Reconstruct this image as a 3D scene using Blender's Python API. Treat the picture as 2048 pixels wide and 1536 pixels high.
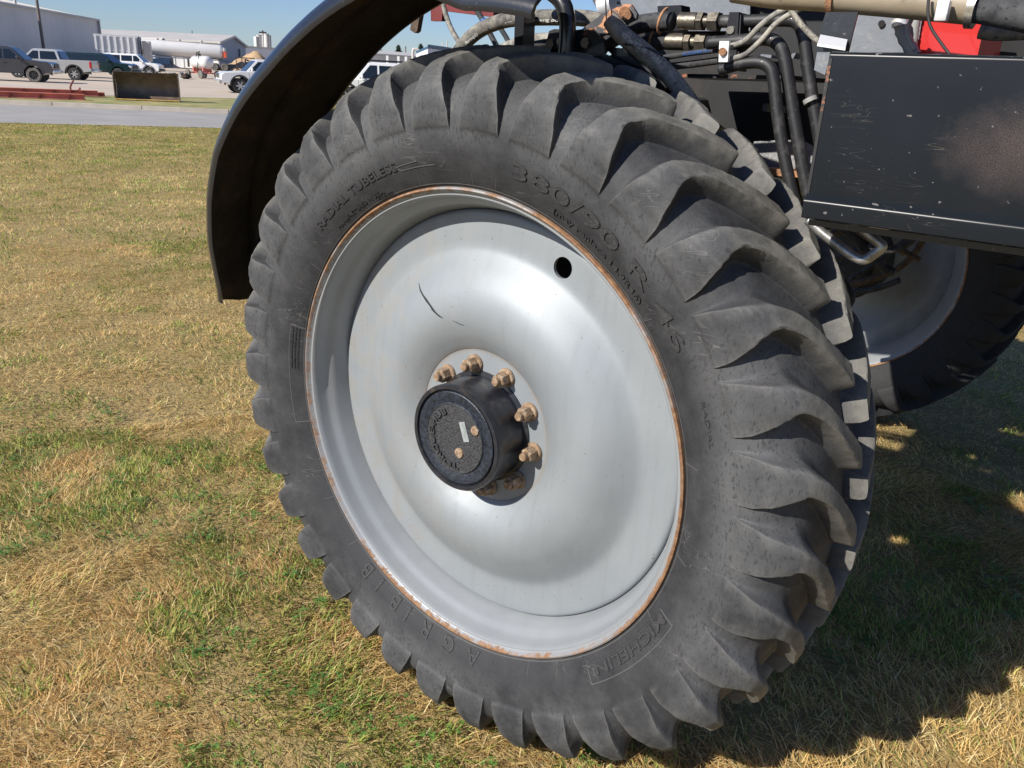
import bpy, bmesh, math, random
import numpy as np
from mathutils import Vector, Matrix
C = bpy.context.scene.collection
PI = math.pi
rad = math.radians
for o in list(bpy.data.objects): bpy.data.objects.remove(o)

# ---------------------------------------------------------------- camera
F = 1613.5                                    # focal length in pixels of a 2048 px wide frame
CAM = Vector((1.209, -1.428, 1.759))
def _rot(ax, ay, az):
    Rr = Matrix.Rotation(ay, 3, 'Z'); Rx = Matrix.Rotation(ax, 3, 'X'); Rz = Matrix.Rotation(az, 3, 'Z')
    return Rz @ Rx @ Rr
RM = _rot(1.2078, 0.0524, 0.6394)
cd = bpy.data.cameras.new('camera'); cam = bpy.data.objects.new('camera', cd); C.objects.link(cam)
cd.sensor_width = 36.0; cd.lens = F / 2048 * 36.0; cd.clip_start = 0.05; cd.clip_end = 5000
cam.matrix_world = Matrix.Translation(CAM) @ RM.to_4x4()
bpy.context.scene.camera = cam
# ---------------------------------------------------------------- sky, sun, exposure
SUND = Vector((-0.0345, -0.1124, 0.0815)).normalized()   # towards the sun
sun_el = math.asin(SUND.z); sun_az = math.atan2(SUND.x, SUND.y)
w = bpy.data.worlds.new('World'); bpy.context.scene.world = w; w.use_nodes = True
nt = w.node_tree; bg = nt.nodes['Background']
sky = nt.nodes.new('ShaderNodeTexSky'); sky.sky_type = 'NISHITA'; sky.sun_disc = False
sky.sun_elevation = sun_el; sky.sun_rotation = sun_az
sky.altitude = 300; sky.air_density = 1.0; sky.dust_density = 0.2; sky.ozone_density = 2.0
vm = nt.nodes.new('ShaderNodeVectorMath'); vm.operation = 'MULTIPLY'; vm.inputs[1].default_value = (0.76, 0.91, 1.27)   # even white balance
nt.links.new(sky.outputs[0], vm.inputs[0]); nt.links.new(vm.outputs[0], bg.inputs[0]); bg.inputs[1].default_value = 0.064
sd = bpy.data.lights.new('sun', 'SUN'); so = bpy.data.objects.new('sun', sd); C.objects.link(so)
sd.energy = 4.9; sd.angle = rad(0.55); sd.color = (1.0, 0.945, 0.86)
so.rotation_euler = SUND.to_track_quat('Z', 'Y').to_euler(); so.location = (0, -20, 20)
vs = bpy.context.scene.view_settings
vs.view_transform = 'Standard'; vs.look = 'None'; vs.exposure = 0.50; vs.gamma = 1.0; vs.use_curve_mapping = False
bpy.context.scene.cycles.use_denoising = True
bpy.context.scene.cycles.max_bounces = 6

# ---------------------------------------------------------------- point helpers
def ray(px, py):
    return RM @ Vector(((px - 1024) / F, -(py - 768) / F, -1.0))
def atY(px, py, Y):                           # point on the vertical plane y = Y
    d = ray(px, py); return CAM + d * ((Y - CAM.y) / d.y)
def atZ(px, py, Z=0.0):                       # point on the level plane z = Z
    d = ray(px, py); return CAM + d * ((Z - CAM.z) / d.z)
def dep(p): return -((Vector(p) - CAM) @ RM).z if False else -(RM.transposed() @ (Vector(p) - CAM)).z
def hor(px):                                  # row of the horizon at column px
    up = RM.transposed() @ Vector((0, 0, 1))
    # direction (a,b,-1) with dot(up)=0
    a = (px - 1024) / F; b = (up.z - up.x * a) / up.y
    return 768 - b * F
def ground_h(x, y):
    d = math.hypot(x - CAM.x, y - CAM.y)
    t = max(0.0, d - 75) / 60.0
    return 0.12 + min(0.5, 0.42 * t)
def place(px, D, z=None):                     # ground point seen at column px, camera depth D
    p = CAM + ray(px, hor(px)) * D
    g = ground_h(p.x, p.y) if z is None else z
    return Vector((p.x, p.y, g))
def rdir(px):                                 # level unit vectors at a column: away from the camera, and to the right
    d = ray(px, hor(px)); v = Vector((d.x, d.y, 0)).normalized()
    return v, Vector((v.y, -v.x, 0))

# ---------------------------------------------------------------- material helpers
MATS = {}
def N(nt, t, **k):
    n = nt.nodes.new(t)
    for a, b in k.items():
        if a.startswith('i_'): n.inputs[a[2:].replace('_', ' ')].default_value = b
        else: setattr(n, a, b)
    return n
def ramp(nt, fac, stops):
    r = nt.nodes.new('ShaderNodeValToRGB'); e = r.color_ramp.elements
    while len(e) < len(stops): e.new(0.5)
    for i, (p, c) in enumerate(stops):
        e[i].position = p; e[i].color = c if len(c) == 4 else (*c, 1)
    nt.links.new(fac, r.inputs[0]); return r.outputs[0]
def noise(nt, scale, detail=4, rough=0.55, vec=None, dist=0.0):
    n = N(nt, 'ShaderNodeTexNoise'); n.inputs['Scale'].default_value = scale
    n.inputs['Detail'].default_value = detail; n.inputs['Roughness'].default_value = rough
    n.inputs['Distortion'].default_value = dist
    if vec is None:
        tc = N(nt, 'ShaderNodeTexCoord'); vec = tc.outputs['Object']
    nt.links.new(vec, n.inputs['Vector']); return n.outputs['Fac']
def mixc(nt, fac, a, b):
    m = N(nt, 'ShaderNodeMix', data_type='RGBA')
    for s, v in ((0, fac), (6, a), (7, b)):
        if hasattr(v, 'links') or hasattr(v, 'node'): nt.links.new(v, m.inputs[s])
        else: m.inputs[s].default_value = v if s == 0 else ((*v, 1) if len(v) == 3 else v)
    return m.outputs[2]
def mth(nt, op, a, b=None, c=None, clamp=False):
    m = N(nt, 'ShaderNodeMath', operation=op); m.use_clamp = clamp
    for i, v in enumerate((a, b, c)):
        if v is None: continue
        if hasattr(v, 'node'): nt.links.new(v, m.inputs[i])
        else: m.inputs[i].default_value = v
    return m.outputs[0]
def base(name, rough=0.6, metal=0.0, spec=0.5, coat=0.0):
    m = bpy.data.materials.new(name); m.use_nodes = True; nt = m.node_tree
    b = nt.nodes['Principled BSDF']; b.inputs['Roughness'].default_value = rough
    b.inputs['Metallic'].default_value = metal; b.inputs['Specular IOR Level'].default_value = spec
    b.inputs['Coat Weight'].default_value = coat
    MATS[name] = m; return m, nt, b
def bump(nt, b, h, strength=0.3, dist=0.01):
    n = N(nt, 'ShaderNodeBump'); n.inputs['Strength'].default_value = strength; n.inputs['Distance'].default_value = dist
    nt.links.new(h, n.inputs['Height']); nt.links.new(n.outputs[0], b.inputs['Normal'])
def simple(name, col, rough=0.6, metal=0.0, var=0.15, scale=8.0, bmp=0.0, bscale=80, coat=0.0, dirt=None, dirtamt=0.5, dscale=3.0, spec=0.5):
    m, nt, b = base(name, rough, metal, spec, coat)
    f = noise(nt, scale)
    c1 = tuple(max(0, c * (1 - var)) for c in col); c2 = tuple(min(1, c * (1 + var)) for c in col)
    out = ramp(nt, f, [(0.3, c1), (0.7, c2)])
    if dirt:
        g = noise(nt, dscale, 8, 0.7)
        out = mixc(nt, ramp(nt, g, [(1 - dirtamt - 0.08, (0, 0, 0)), (1 - dirtamt + 0.12, (1, 1, 1))]), out, dirt)
    nt.links.new(out, b.inputs['Base Color'])
    if bmp: bump(nt, b, noise(nt, bscale, 5), bmp, 0.004)
    return m
def xyz(nt):
    tc = N(nt, 'ShaderNodeTexCoord'); s = N(nt, 'ShaderNodeSeparateXYZ'); nt.links.new(tc.outputs['Object'], s.inputs[0])
    return tc.outputs['Object'], s.outputs[0], s.outputs[1], s.outputs[2]

# rubber of the big tyre: black with dusty patches, drip streaks and speckle
def rubber_mat():
    m, nt, b = base('rubber', 0.72, 0, 0.35)
    co, x, y, z = xyz(nt)
    r = mth(nt, 'SQRT', mth(nt, 'ADD', mth(nt, 'MULTIPLY', x, x), mth(nt, 'MULTIPLY', z, z)))
    big = noise(nt, 2.4, 8, 0.68, co); fine = noise(nt, 170.0, 3, 0.6, co); mid = noise(nt, 13.0, 10, 0.72, co)
    mpn = N(nt, 'ShaderNodeMapping'); mpn.inputs['Scale'].default_value = (190, 190, 75); nt.links.new(co, mpn.inputs[0]); streak = noise(nt, 1.0, 3, 0.6, mpn.outputs[0])
    c = ramp(nt, mid, [(0.30, (0.018, 0.019, 0.022)), (0.55, (0.032, 0.033, 0.036)), (0.78, (0.055, 0.055, 0.055))])
    # dusty bluish-grey film, thicker outside r 0.69
    rr = N(nt, 'ShaderNodeMapRange'); rr.inputs[1].default_value = 0.665; rr.inputs[2].default_value = 0.725; nt.links.new(r, rr.inputs[0])
    k = mth(nt, 'MULTIPLY', rr.outputs[0], ramp(nt, big, [(0.40, (0.08,)*3), (0.62, (1, 1, 1))]))
    sp = ramp(nt, streak, [(0.55, (0, 0, 0)), (0.64, (1, 1, 1))])
    k2 = mth(nt, 'MULTIPLY', k, mth(nt, 'ADD', mth(nt, 'MULTIPLY', sp, -0.75), 1.0))
    c = mixc(nt, mth(nt, 'MULTIPLY', k2, 0.70), c, (0.108, 0.110, 0.113))
    # tan soil film on the outermost rubber
    tr = N(nt, 'ShaderNodeMapRange'); tr.inputs[1].default_value = 0.872; tr.inputs[2].default_value = 0.915; nt.links.new(r, tr.inputs[0])
    t = mth(nt, 'MULTIPLY', tr.outputs[0], ramp(nt, noise(nt, 34.0, 6, 0.7, co), [(0.35, (0.35,)*3), (0.6, (1, 1, 1))]))
    c = mixc(nt, mth(nt, 'MULTIPLY', t, 0.75), c, (0.205, 0.196, 0.170))
    # worn paler edges of the lugs
    ge = N(nt, 'ShaderNodeNewGeometry')
    e = ramp(nt, mth(nt, 'ADD', ge.outputs['Pointiness'], mth(nt, 'MULTIPLY', mth(nt, 'SUBTRACT', noise(nt, 55, 5, 0.7, co), 0.5), 0.035)), [(0.515, (0, 0, 0)), (0.56, (1, 1, 1))])
    c = mixc(nt, mth(nt, 'MULTIPLY', e, 0.40), c, (0.18, 0.178, 0.165))
    # pale hairline scratches in two directions
    for sx_, rot in ((4.0, 0.6), (3.0, -0.9)):
        mq = N(nt, 'ShaderNodeMapping'); mq.inputs['Rotation'].default_value = (0, rot, 0); mq.inputs['Scale'].default_value = (sx_, 30, 34); nt.links.new(co, mq.inputs[0])
        q = ramp(nt, noise(nt, 1.0, 2, 0.5, mq.outputs[0], 0.4), [(0.493, (0, 0, 0)), (0.5, (1, 1, 1)), (0.507, (0, 0, 0))])
        q = mth(nt, 'MULTIPLY', q, ramp(nt, noise(nt, 9, 3, 0.5, co), [(0.55, (0, 0, 0)), (0.68, (1, 1, 1))]))
        c = mixc(nt, mth(nt, 'MULTIPLY', q, 0.4), c, (0.20, 0.195, 0.185))
    # mud specks and scratches
    v = N(nt, 'ShaderNodeTexVoronoi'); v.inputs['Scale'].default_value = 14.0; nt.links.new(co, v.inputs['Vector'])
    sc = ramp(nt, noise(nt, 60, 8, 0.8, co, 1.5), [(0.66, (0, 0, 0)), (0.69, (1, 1, 1))])
    msk = mth(nt, 'MULTIPLY', sc, ramp(nt, v.outputs['Distance'], [(0.15, (1, 1, 1)), (0.3, (0, 0, 0))]))
    c = mixc(nt, msk, c, (0.33, 0.29, 0.22))
    nt.links.new(c, b.inputs['Base Color'])
    nt.links.new(ramp(nt, mid, [(0.3, (0.5,)*3), (0.7, (0.85,)*3)]), b.inputs['Roughness'])
    h = mth(nt, 'ADD', mth(nt, 'MULTIPLY', fine, 0.35), mid)
    bump(nt, b, h, 0.35, 0.004)
    return m
rubber_mat()
def text_mat():
    m, nt, b = base('rubber_lettering', 0.6, 0, 0.4)
    f = noise(nt, 160, 4, 0.7)
    nt.links.new(ramp(nt, f, [(0.35, (0.026,)*3), (0.65, (0.052, 0.052, 0.054))]), b.inputs['Base Color'])
    bump(nt, b, f, 0.8, 0.003); return m
text_mat()
def silver_mat():
    m, nt, b = base('silver_paint', 0.5, 0.25, 0.4)
    co, x, y, z = xyz(nt)
    f = noise(nt, 5, 5, 0.6, co)
    c = ramp(nt, f, [(0.3, (0.240, 0.264, 0.284)), (0.7, (0.275, 0.298, 0.315))])
    st = noise(nt, 11, 8, 0.7, co)   # old mud film, mostly left part of the dish
    lm = N(nt, 'ShaderNodeMapRange'); lm.inputs[1].default_value = 0.05; lm.inputs[2].default_value = -0.4; nt.links.new(x, lm.inputs[0])
    k = mth(nt, 'MULTIPLY', mth(nt, 'MULTIPLY', ramp(nt, st, [(0.42, (0, 0, 0)), (0.6, (1, 1, 1))]), lm.outputs[0]), 0.6)
    c = mixc(nt, k, c, (0.25, 0.235, 0.21))
    ms = N(nt, 'ShaderNodeMapping'); ms.inputs['Scale'].default_value = (42, 20, 3.2); nt.links.new(co, ms.inputs[0])
    ru = ramp(nt, noise(nt, 1.0, 6, 0.65, ms.outputs[0]), [(0.5, (0, 0, 0)), (0.72, (1, 1, 1))])
    c = mixc(nt, mth(nt, 'MULTIPLY', ru, 0.20), c, (0.17, 0.17, 0.165))
    # rusty weeping round the bolt flange, and dust lying in the dish
    rr2 = mth(nt, 'SQRT', mth(nt, 'ADD', mth(nt, 'MULTIPLY', x, x), mth(nt, 'MULTIPLY', z, z)))
    fl = mth(nt, 'ABSOLUTE', mth(nt, 'SUBTRACT', rr2, 0.206)); fl = ramp(nt, mth(nt, 'ADD', fl, mth(nt, 'MULTIPLY', noise(nt, 14, 6, 0.7, co), 0.03)), [(0.010, (1, 1, 1)), (0.024, (0, 0, 0))])
    c = mixc(nt, mth(nt, 'MULTIPLY', fl, 0.55), c, (0.26, 0.20, 0.14))
    sp = ramp(nt, noise(nt, 120, 3, 0.6, co), [(0.70, (0, 0, 0)), (0.725, (1, 1, 1))])
    c = mixc(nt, sp, c, (0.17, 0.11, 0.07))
    nt.links.new(c, b.inputs['Base Color'])
    nt.links.new(ramp(nt, mth(nt, 'ADD', k, 0.0), [(0.0, (0.54,)*3), (0.4, (0.72,)*3)]), b.inputs['Roughness'])
    bump(nt, b, mth(nt, 'ADD', mth(nt, 'MULTIPLY', noise(nt, 300, 2, 0.5, co), 0.06), noise(nt, 4.5, 2, 0.4, co)), 0.25, 0.012); return m
silver_mat()
def rim_mat():
    m, nt, b = base('rim_paint', 0.5, 0.15, 0.45)
    co, x, y, z = xyz(nt)
    r = mth(nt, 'SQRT', mth(nt, 'ADD', mth(nt, 'MULTIPLY', x, x), mth(nt, 'MULTIPLY', z, z)))
    c = ramp(nt, noise(nt, 5, 5, 0.6, co), [(0.3, (0.25, 0.265, 0.28)), (0.7, (0.30, 0.315, 0.325))])
    edge = mth(nt, 'ADD', r, mth(nt, 'MULTIPLY', mth(nt, 'SUBTRACT', noise(nt, 38, 8, 0.75, co), 0.5), 0.032))
    k = ramp(nt, edge, [(0.6025, (0, 0, 0)), (0.6035, (1, 1, 1))])
    rust = ramp(nt, noise(nt, 60, 6, 0.7, co), [(0.3, (0.12, 0.055, 0.028)), (0.7, (0.33, 0.19, 0.10))])
    chips = ramp(nt, noise(nt, 42, 5, 0.7, co), [(0.70, (0, 0, 0)), (0.715, (1, 1, 1))])
    zm = N(nt, 'ShaderNodeMapRange'); zm.inputs[1].default_value = 0.57; zm.inputs[2].default_value = 0.6; nt.links.new(r, zm.inputs[0])
    k = mth(nt, 'MAXIMUM', k, mth(nt, 'MULTIPLY', chips, zm.outputs[0]))
    k = mth(nt, 'MULTIPLY', k, ramp(nt, mth(nt, 'ADD', noise(nt, 2.6, 3, 0.6, co), mth(nt, 'MULTIPLY', noise(nt, 22, 4, 0.7, co), 0.45)), [(0.60, (0.25,)*3), (0.72, (1, 1, 1))]))
    c = mixc(nt, k, c, rust)
    nt.links.new(c, b.inputs['Base Color'])
    nt.links.new(ramp(nt, k, [(0, (0.4,)*3), (1, (0.9,)*3)]), b.inputs['Roughness'])
    nt.links.new(ramp(nt, k, [(0, (0.2,)*3), (1, (0.0,)*3)]), b.inputs['Metallic'])
    bump(nt, b, mth(nt, 'ADD', k, noise(nt, 200, 3, 0.5, co)), 0.15, 0.002); return m
rim_mat()
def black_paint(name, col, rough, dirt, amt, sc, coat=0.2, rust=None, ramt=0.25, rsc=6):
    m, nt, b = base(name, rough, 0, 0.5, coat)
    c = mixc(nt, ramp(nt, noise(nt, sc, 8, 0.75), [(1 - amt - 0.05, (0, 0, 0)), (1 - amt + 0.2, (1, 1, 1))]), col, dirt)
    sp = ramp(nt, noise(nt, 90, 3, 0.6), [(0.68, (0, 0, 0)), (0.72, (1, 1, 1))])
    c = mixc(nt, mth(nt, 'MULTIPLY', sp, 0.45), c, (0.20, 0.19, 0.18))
    if rust:
        c = mixc(nt, ramp(nt, noise(nt, rsc, 8, 0.75), [(1 - ramt - 0.02, (0, 0, 0)), (1 - ramt + 0.02, (1, 1, 1))]), c, rust)
    nt.links.new(c, b.inputs['Base Color'])
    bump(nt, b, noise(nt, 120, 3), 0.06, 0.003); return m
black_paint('black_paint', (0.014, 0.015, 0.018), 0.32, (0.055, 0.055, 0.06), 0.4, 9)
black_paint('black_dusty', (0.014, 0.0145, 0.016), 0.55, (0.11, 0.105, 0.10), 0.42, 14)
black_paint('black_fender', (0.013, 0.014, 0.018), 0.30, (0.035, 0.036, 0.042), 0.4, 9, coat=0.4)
black_paint('black_rusty', (0.015, 0.015, 0.016), 0.5, (0.06, 0.055, 0.05), 0.35, 12, rust=(0.26, 0.10, 0.045), ramt=0.42, rsc=18)
black_paint('plate_rusty', (0.05, 0.055, 0.065), 0.5, (0.10, 0.10, 0.11), 0.4, 20, rust=(0.50, 0.24, 0.12), ramt=0.47, rsc=16)
def under_fender():
    m, nt, b = base('fender_underside', 0.8, 0, 0.2)
    f = noise(nt, 7, 7, 0.7)
    nt.links.new(ramp(nt, f, [(0.3, (0.010, 0.009, 0.008)), (0.55, (0.030, 0.022, 0.014)), (0.75, (0.075, 0.048, 0.025))]), b.inputs['Base Color'])
    bump(nt, b, noise(nt, 60, 6), 0.4, 0.005)
under_fender()
def panel_mat():
    m, nt, b = base('panel_black', 0.28, 0, 0.2, 0.0)
    co, x, y, z = xyz(nt)
    # worn haze patch with its own outline plus fine stone chips
    dx = mth(nt, 'DIVIDE', mth(nt, 'SUBTRACT', x, 1.075), 0.15); dz = mth(nt, 'DIVIDE', mth(nt, 'SUBTRACT', z, 1.695), 0.085)
    d = mth(nt, 'SQRT', mth(nt, 'ADD', mth(nt, 'MULTIPLY', dx, dx), mth(nt, 'MULTIPLY', dz, dz)))
    d = mth(nt, 'ADD', d, mth(nt, 'MULTIPLY', mth(nt, 'SUBTRACT', noise(nt, 20, 6, 0.7, co), 0.5), 1.1))
    patch = ramp(nt, d, [(0.1, (0.6,)*3), (1.15, (0, 0, 0))])
    gr = ramp(nt, noise(nt, 650, 3, 0.7, co), [(0.38, (0, 0, 0)), (0.56, (1, 1, 1))])
    k = mth(nt, 'MULTIPLY', patch, gr)
    chips = ramp(nt, noise(nt, 70, 2, 0.5, co), [(0.70, (0, 0, 0)), (0.73, (1, 1, 1))])
    c = mixc(nt, noise(nt, 6, 5, 0.6, co), (0.006, 0.008, 0.009), (0.013, 0.015, 0.020))
    c = mixc(nt, k, c, (0.115, 0.082, 0.072)); c = mixc(nt, mth(nt, 'MULTIPLY', chips, 0.6), c, (0.22, 0.21, 0.2))
    # long thin scratches
    mp = N(nt, 'ShaderNodeMapping'); mp.inputs['Rotation'].default_value = (0, 0.5, 0); mp.inputs['Scale'].default_value = (1, 1, 9); nt.links.new(co, mp.inputs[0])
    scr = ramp(nt, noise(nt, 9, 2, 0.4, mp.outputs[0], 1.0), [(0.4985, (0, 0, 0)), (0.5, (1, 1, 1)), (0.5015, (0, 0, 0))])
    scr = mth(nt, 'MULTIPLY', scr, ramp(nt, noise(nt, 7, 2, 0.5, co), [(0.52, (0, 0, 0)), (0.6, (1, 1, 1))]))
    c = mixc(nt, mth(nt, 'MULTIPLY', scr, 0.25), c, (0.35, 0.30, 0.25))
    nt.links.new(c, b.inputs['Base Color'])
    nt.links.new(ramp(nt, mth(nt, 'MAXIMUM', k, chips), [(0, (0.28,)*3), (1, (0.8,)*3)]), b.inputs['Roughness'])
    bump(nt, b, noise(nt, 8, 2, 0.4, co), 0.08, 0.02)
panel_mat()
simple('hub_black', (0.016, 0.018, 0.024), 0.38, var=0.4, scale=30, bmp=0.15, bscale=200, coat=0.2, dirt=(0.10, 0.08, 0.06), dirtamt=0.36, dscale=24)
simple('hub_cast', (0.035, 0.036, 0.040), 0.6, var=0.6, scale=160, bmp=1.0, bscale=240, dirt=(0.12, 0.11, 0.10), dirtamt=0.34, dscale=90)
simple('hub_blue_black', (0.016, 0.021, 0.032), 0.45, var=0.7, scale=120, bmp=0.4, bscale=200)
simple('rust_nut', (0.26, 0.17, 0.10), 0.75, 0.2, var=0.45, scale=60, bmp=0.8, bscale=160, dirt=(0.42, 0.35, 0.27), dirtamt=0.45, dscale=70)
simple('rust', (0.33, 0.17, 0.09), 0.9, var=0.4, scale=40, bmp=0.6, bscale=150)
simple('zinc', (0.45, 0.43, 0.38), 0.35, 0.8, var=0.3, scale=30, bmp=0.15, bscale=90)
simple('old_zinc', (0.17, 0.15, 0.12), 0.42, 0.75, var=0.35, scale=40, bmp=0.2, bscale=120)
simple('rod_steel', (0.26, 0.26, 0.25), 0.38, 0.7, var=0.5, scale=40, bmp=0.2)
simple('aluminium', (0.80, 0.80, 0.80), 0.4, 0.5, var=0.08, scale=10, bmp=0.1)
def hose_mat(name, a, bcol, sc=22):
    m, nt, b = base(name, 0.75, 0, 0.3)
    f = noise(nt, sc, 7, 0.75); f2 = noise(nt, sc * 5, 3, 0.6)
    c = mixc(nt, ramp(nt, f, [(0.38, (0, 0, 0)), (0.6, (1, 1, 1))]), a, bcol)
    c = mixc(nt, ramp(nt, f2, [(0.60, (0, 0, 0)), (0.66, (1, 1, 1))]), c, a)
    nt.links.new(c, b.inputs['Base Color']); bump(nt, b, f2, 0.3, 0.002)
hose_mat('hose_dusty', (0.06, 0.06, 0.06), (0.26, 0.24, 0.20))
hose_mat('hose_light', (0.13, 0.125, 0.12), (0.36, 0.34, 0.29))
hose_mat('hose_black', (0.022, 0.024, 0.028), (0.07, 0.07, 0.072))
hose_mat('hose_thin', (0.07, 0.065, 0.06), (0.34, 0.32, 0.27), 60)
hose_mat('hose_brown', (0.05, 0.035, 0.025), (0.12, 0.08, 0.055), 40)
simple('pipe_beige', (0.29, 0.24, 0.17), 0.55, var=0.2, scale=10, bmp=0.1, dirt=(0.10, 0.08, 0.055), dirtamt=0.36, dscale=30)
simple('print_white', (0.75, 0.75, 0.72), 0.7, var=0.1)
simple('print_blue', (0.04, 0.16, 0.50), 0.6)
simple('red_paint', (0.50, 0.012, 0.010), 0.35, var=0.08, coat=0.4)
simple('red_dark', (0.16, 0.022, 0.020), 0.5, var=0.2, dirt=(0.10, 0.03, 0.02), dirtamt=0.4)
simple('slate_paint', (0.15, 0.165, 0.19), 0.5, var=0.12, scale=20, bmp=0.15, dirt=(0.30, 0.29, 0.27), dirtamt=0.36, dscale=30)
simple('grey_speckle', (0.24, 0.245, 0.25), 0.7, var=0.4, scale=150, bmp=0.3, bscale=150, dirt=(0.40, 0.27, 0.14), dirtamt=0.33, dscale=10)
simple('conduit', (0.30, 0.30, 0.29), 0.55, var=0.2)
simple('cable_tie', (0.03, 0.03, 0.03), 0.5)
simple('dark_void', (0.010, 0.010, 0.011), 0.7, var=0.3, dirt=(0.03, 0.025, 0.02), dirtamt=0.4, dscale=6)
simple('tag_plate', (0.30, 0.33, 0.33), 0.45, 0.2, var=0.3, scale=60)
simple('crack_black', (0.015, 0.015, 0.016), 0.7)

# ---------------------------------------------------------------- mesh helpers
def link(name, me, mats, parent=None, smooth=None, label=None):
    o = bpy.data.objects.new(name, me); C.objects.link(o)
    for m in (mats if isinstance(mats, (list, tuple)) else [mats]): me.materials.append(MATS[m] if isinstance(m, str) else m)
    if smooth is not None:
        me.polygons.foreach_set('use_smooth', [True] * len(me.polygons))
        if smooth < 179: me.set_sharp_from_angle(angle=rad(smooth))
    if parent is not None: o.parent = parent; o.matrix_parent_inverse = wm(parent).inverted()
    if label: o['label'] = label
    return o
def wm(o):
    m = Matrix.Translation(o.location) @ o.rotation_euler.to_matrix().to_4x4()
    if o.parent: return wm(o.parent) @ o.matrix_parent_inverse @ m
    return m
def thing(name, label, cat, loc=(0, 0, 0), rz=0.0, group=None):
    o = bpy.data.objects.new(name, None); C.objects.link(o); o.location = loc; o.rotation_euler = (0, 0, rz)
    o.empty_display_size = 0.2
    o['label'] = label; o['category'] = cat
    if group: o['group'] = group
    return o
def sub(name, parent, loc=None):              # an Empty that holds the pieces of a part
    o = bpy.data.objects.new(name, None); C.objects.link(o); o.empty_display_size = 0.1
    if loc is not None: o.location = loc
    o.parent = parent; o.matrix_parent_inverse = wm(parent).inverted(); return o
def tag(o, label, cat, group=None, kind=None):
    if label: o['label'] = label
    if cat: o['category'] = cat
    if group: o['group'] = group
    if kind: o['kind'] = kind
    return o
def mk(name, V, Fc, mats, parent=None, smooth=None, label=None, idx=None):
    me = bpy.data.meshes.new(name); me.from_pydata([tuple(v) for v in V], [], Fc); me.update()
    o = link(name, me, mats, parent, smooth, label)
    if idx: me.polygons.foreach_set('material_index', idx)
    return o
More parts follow.
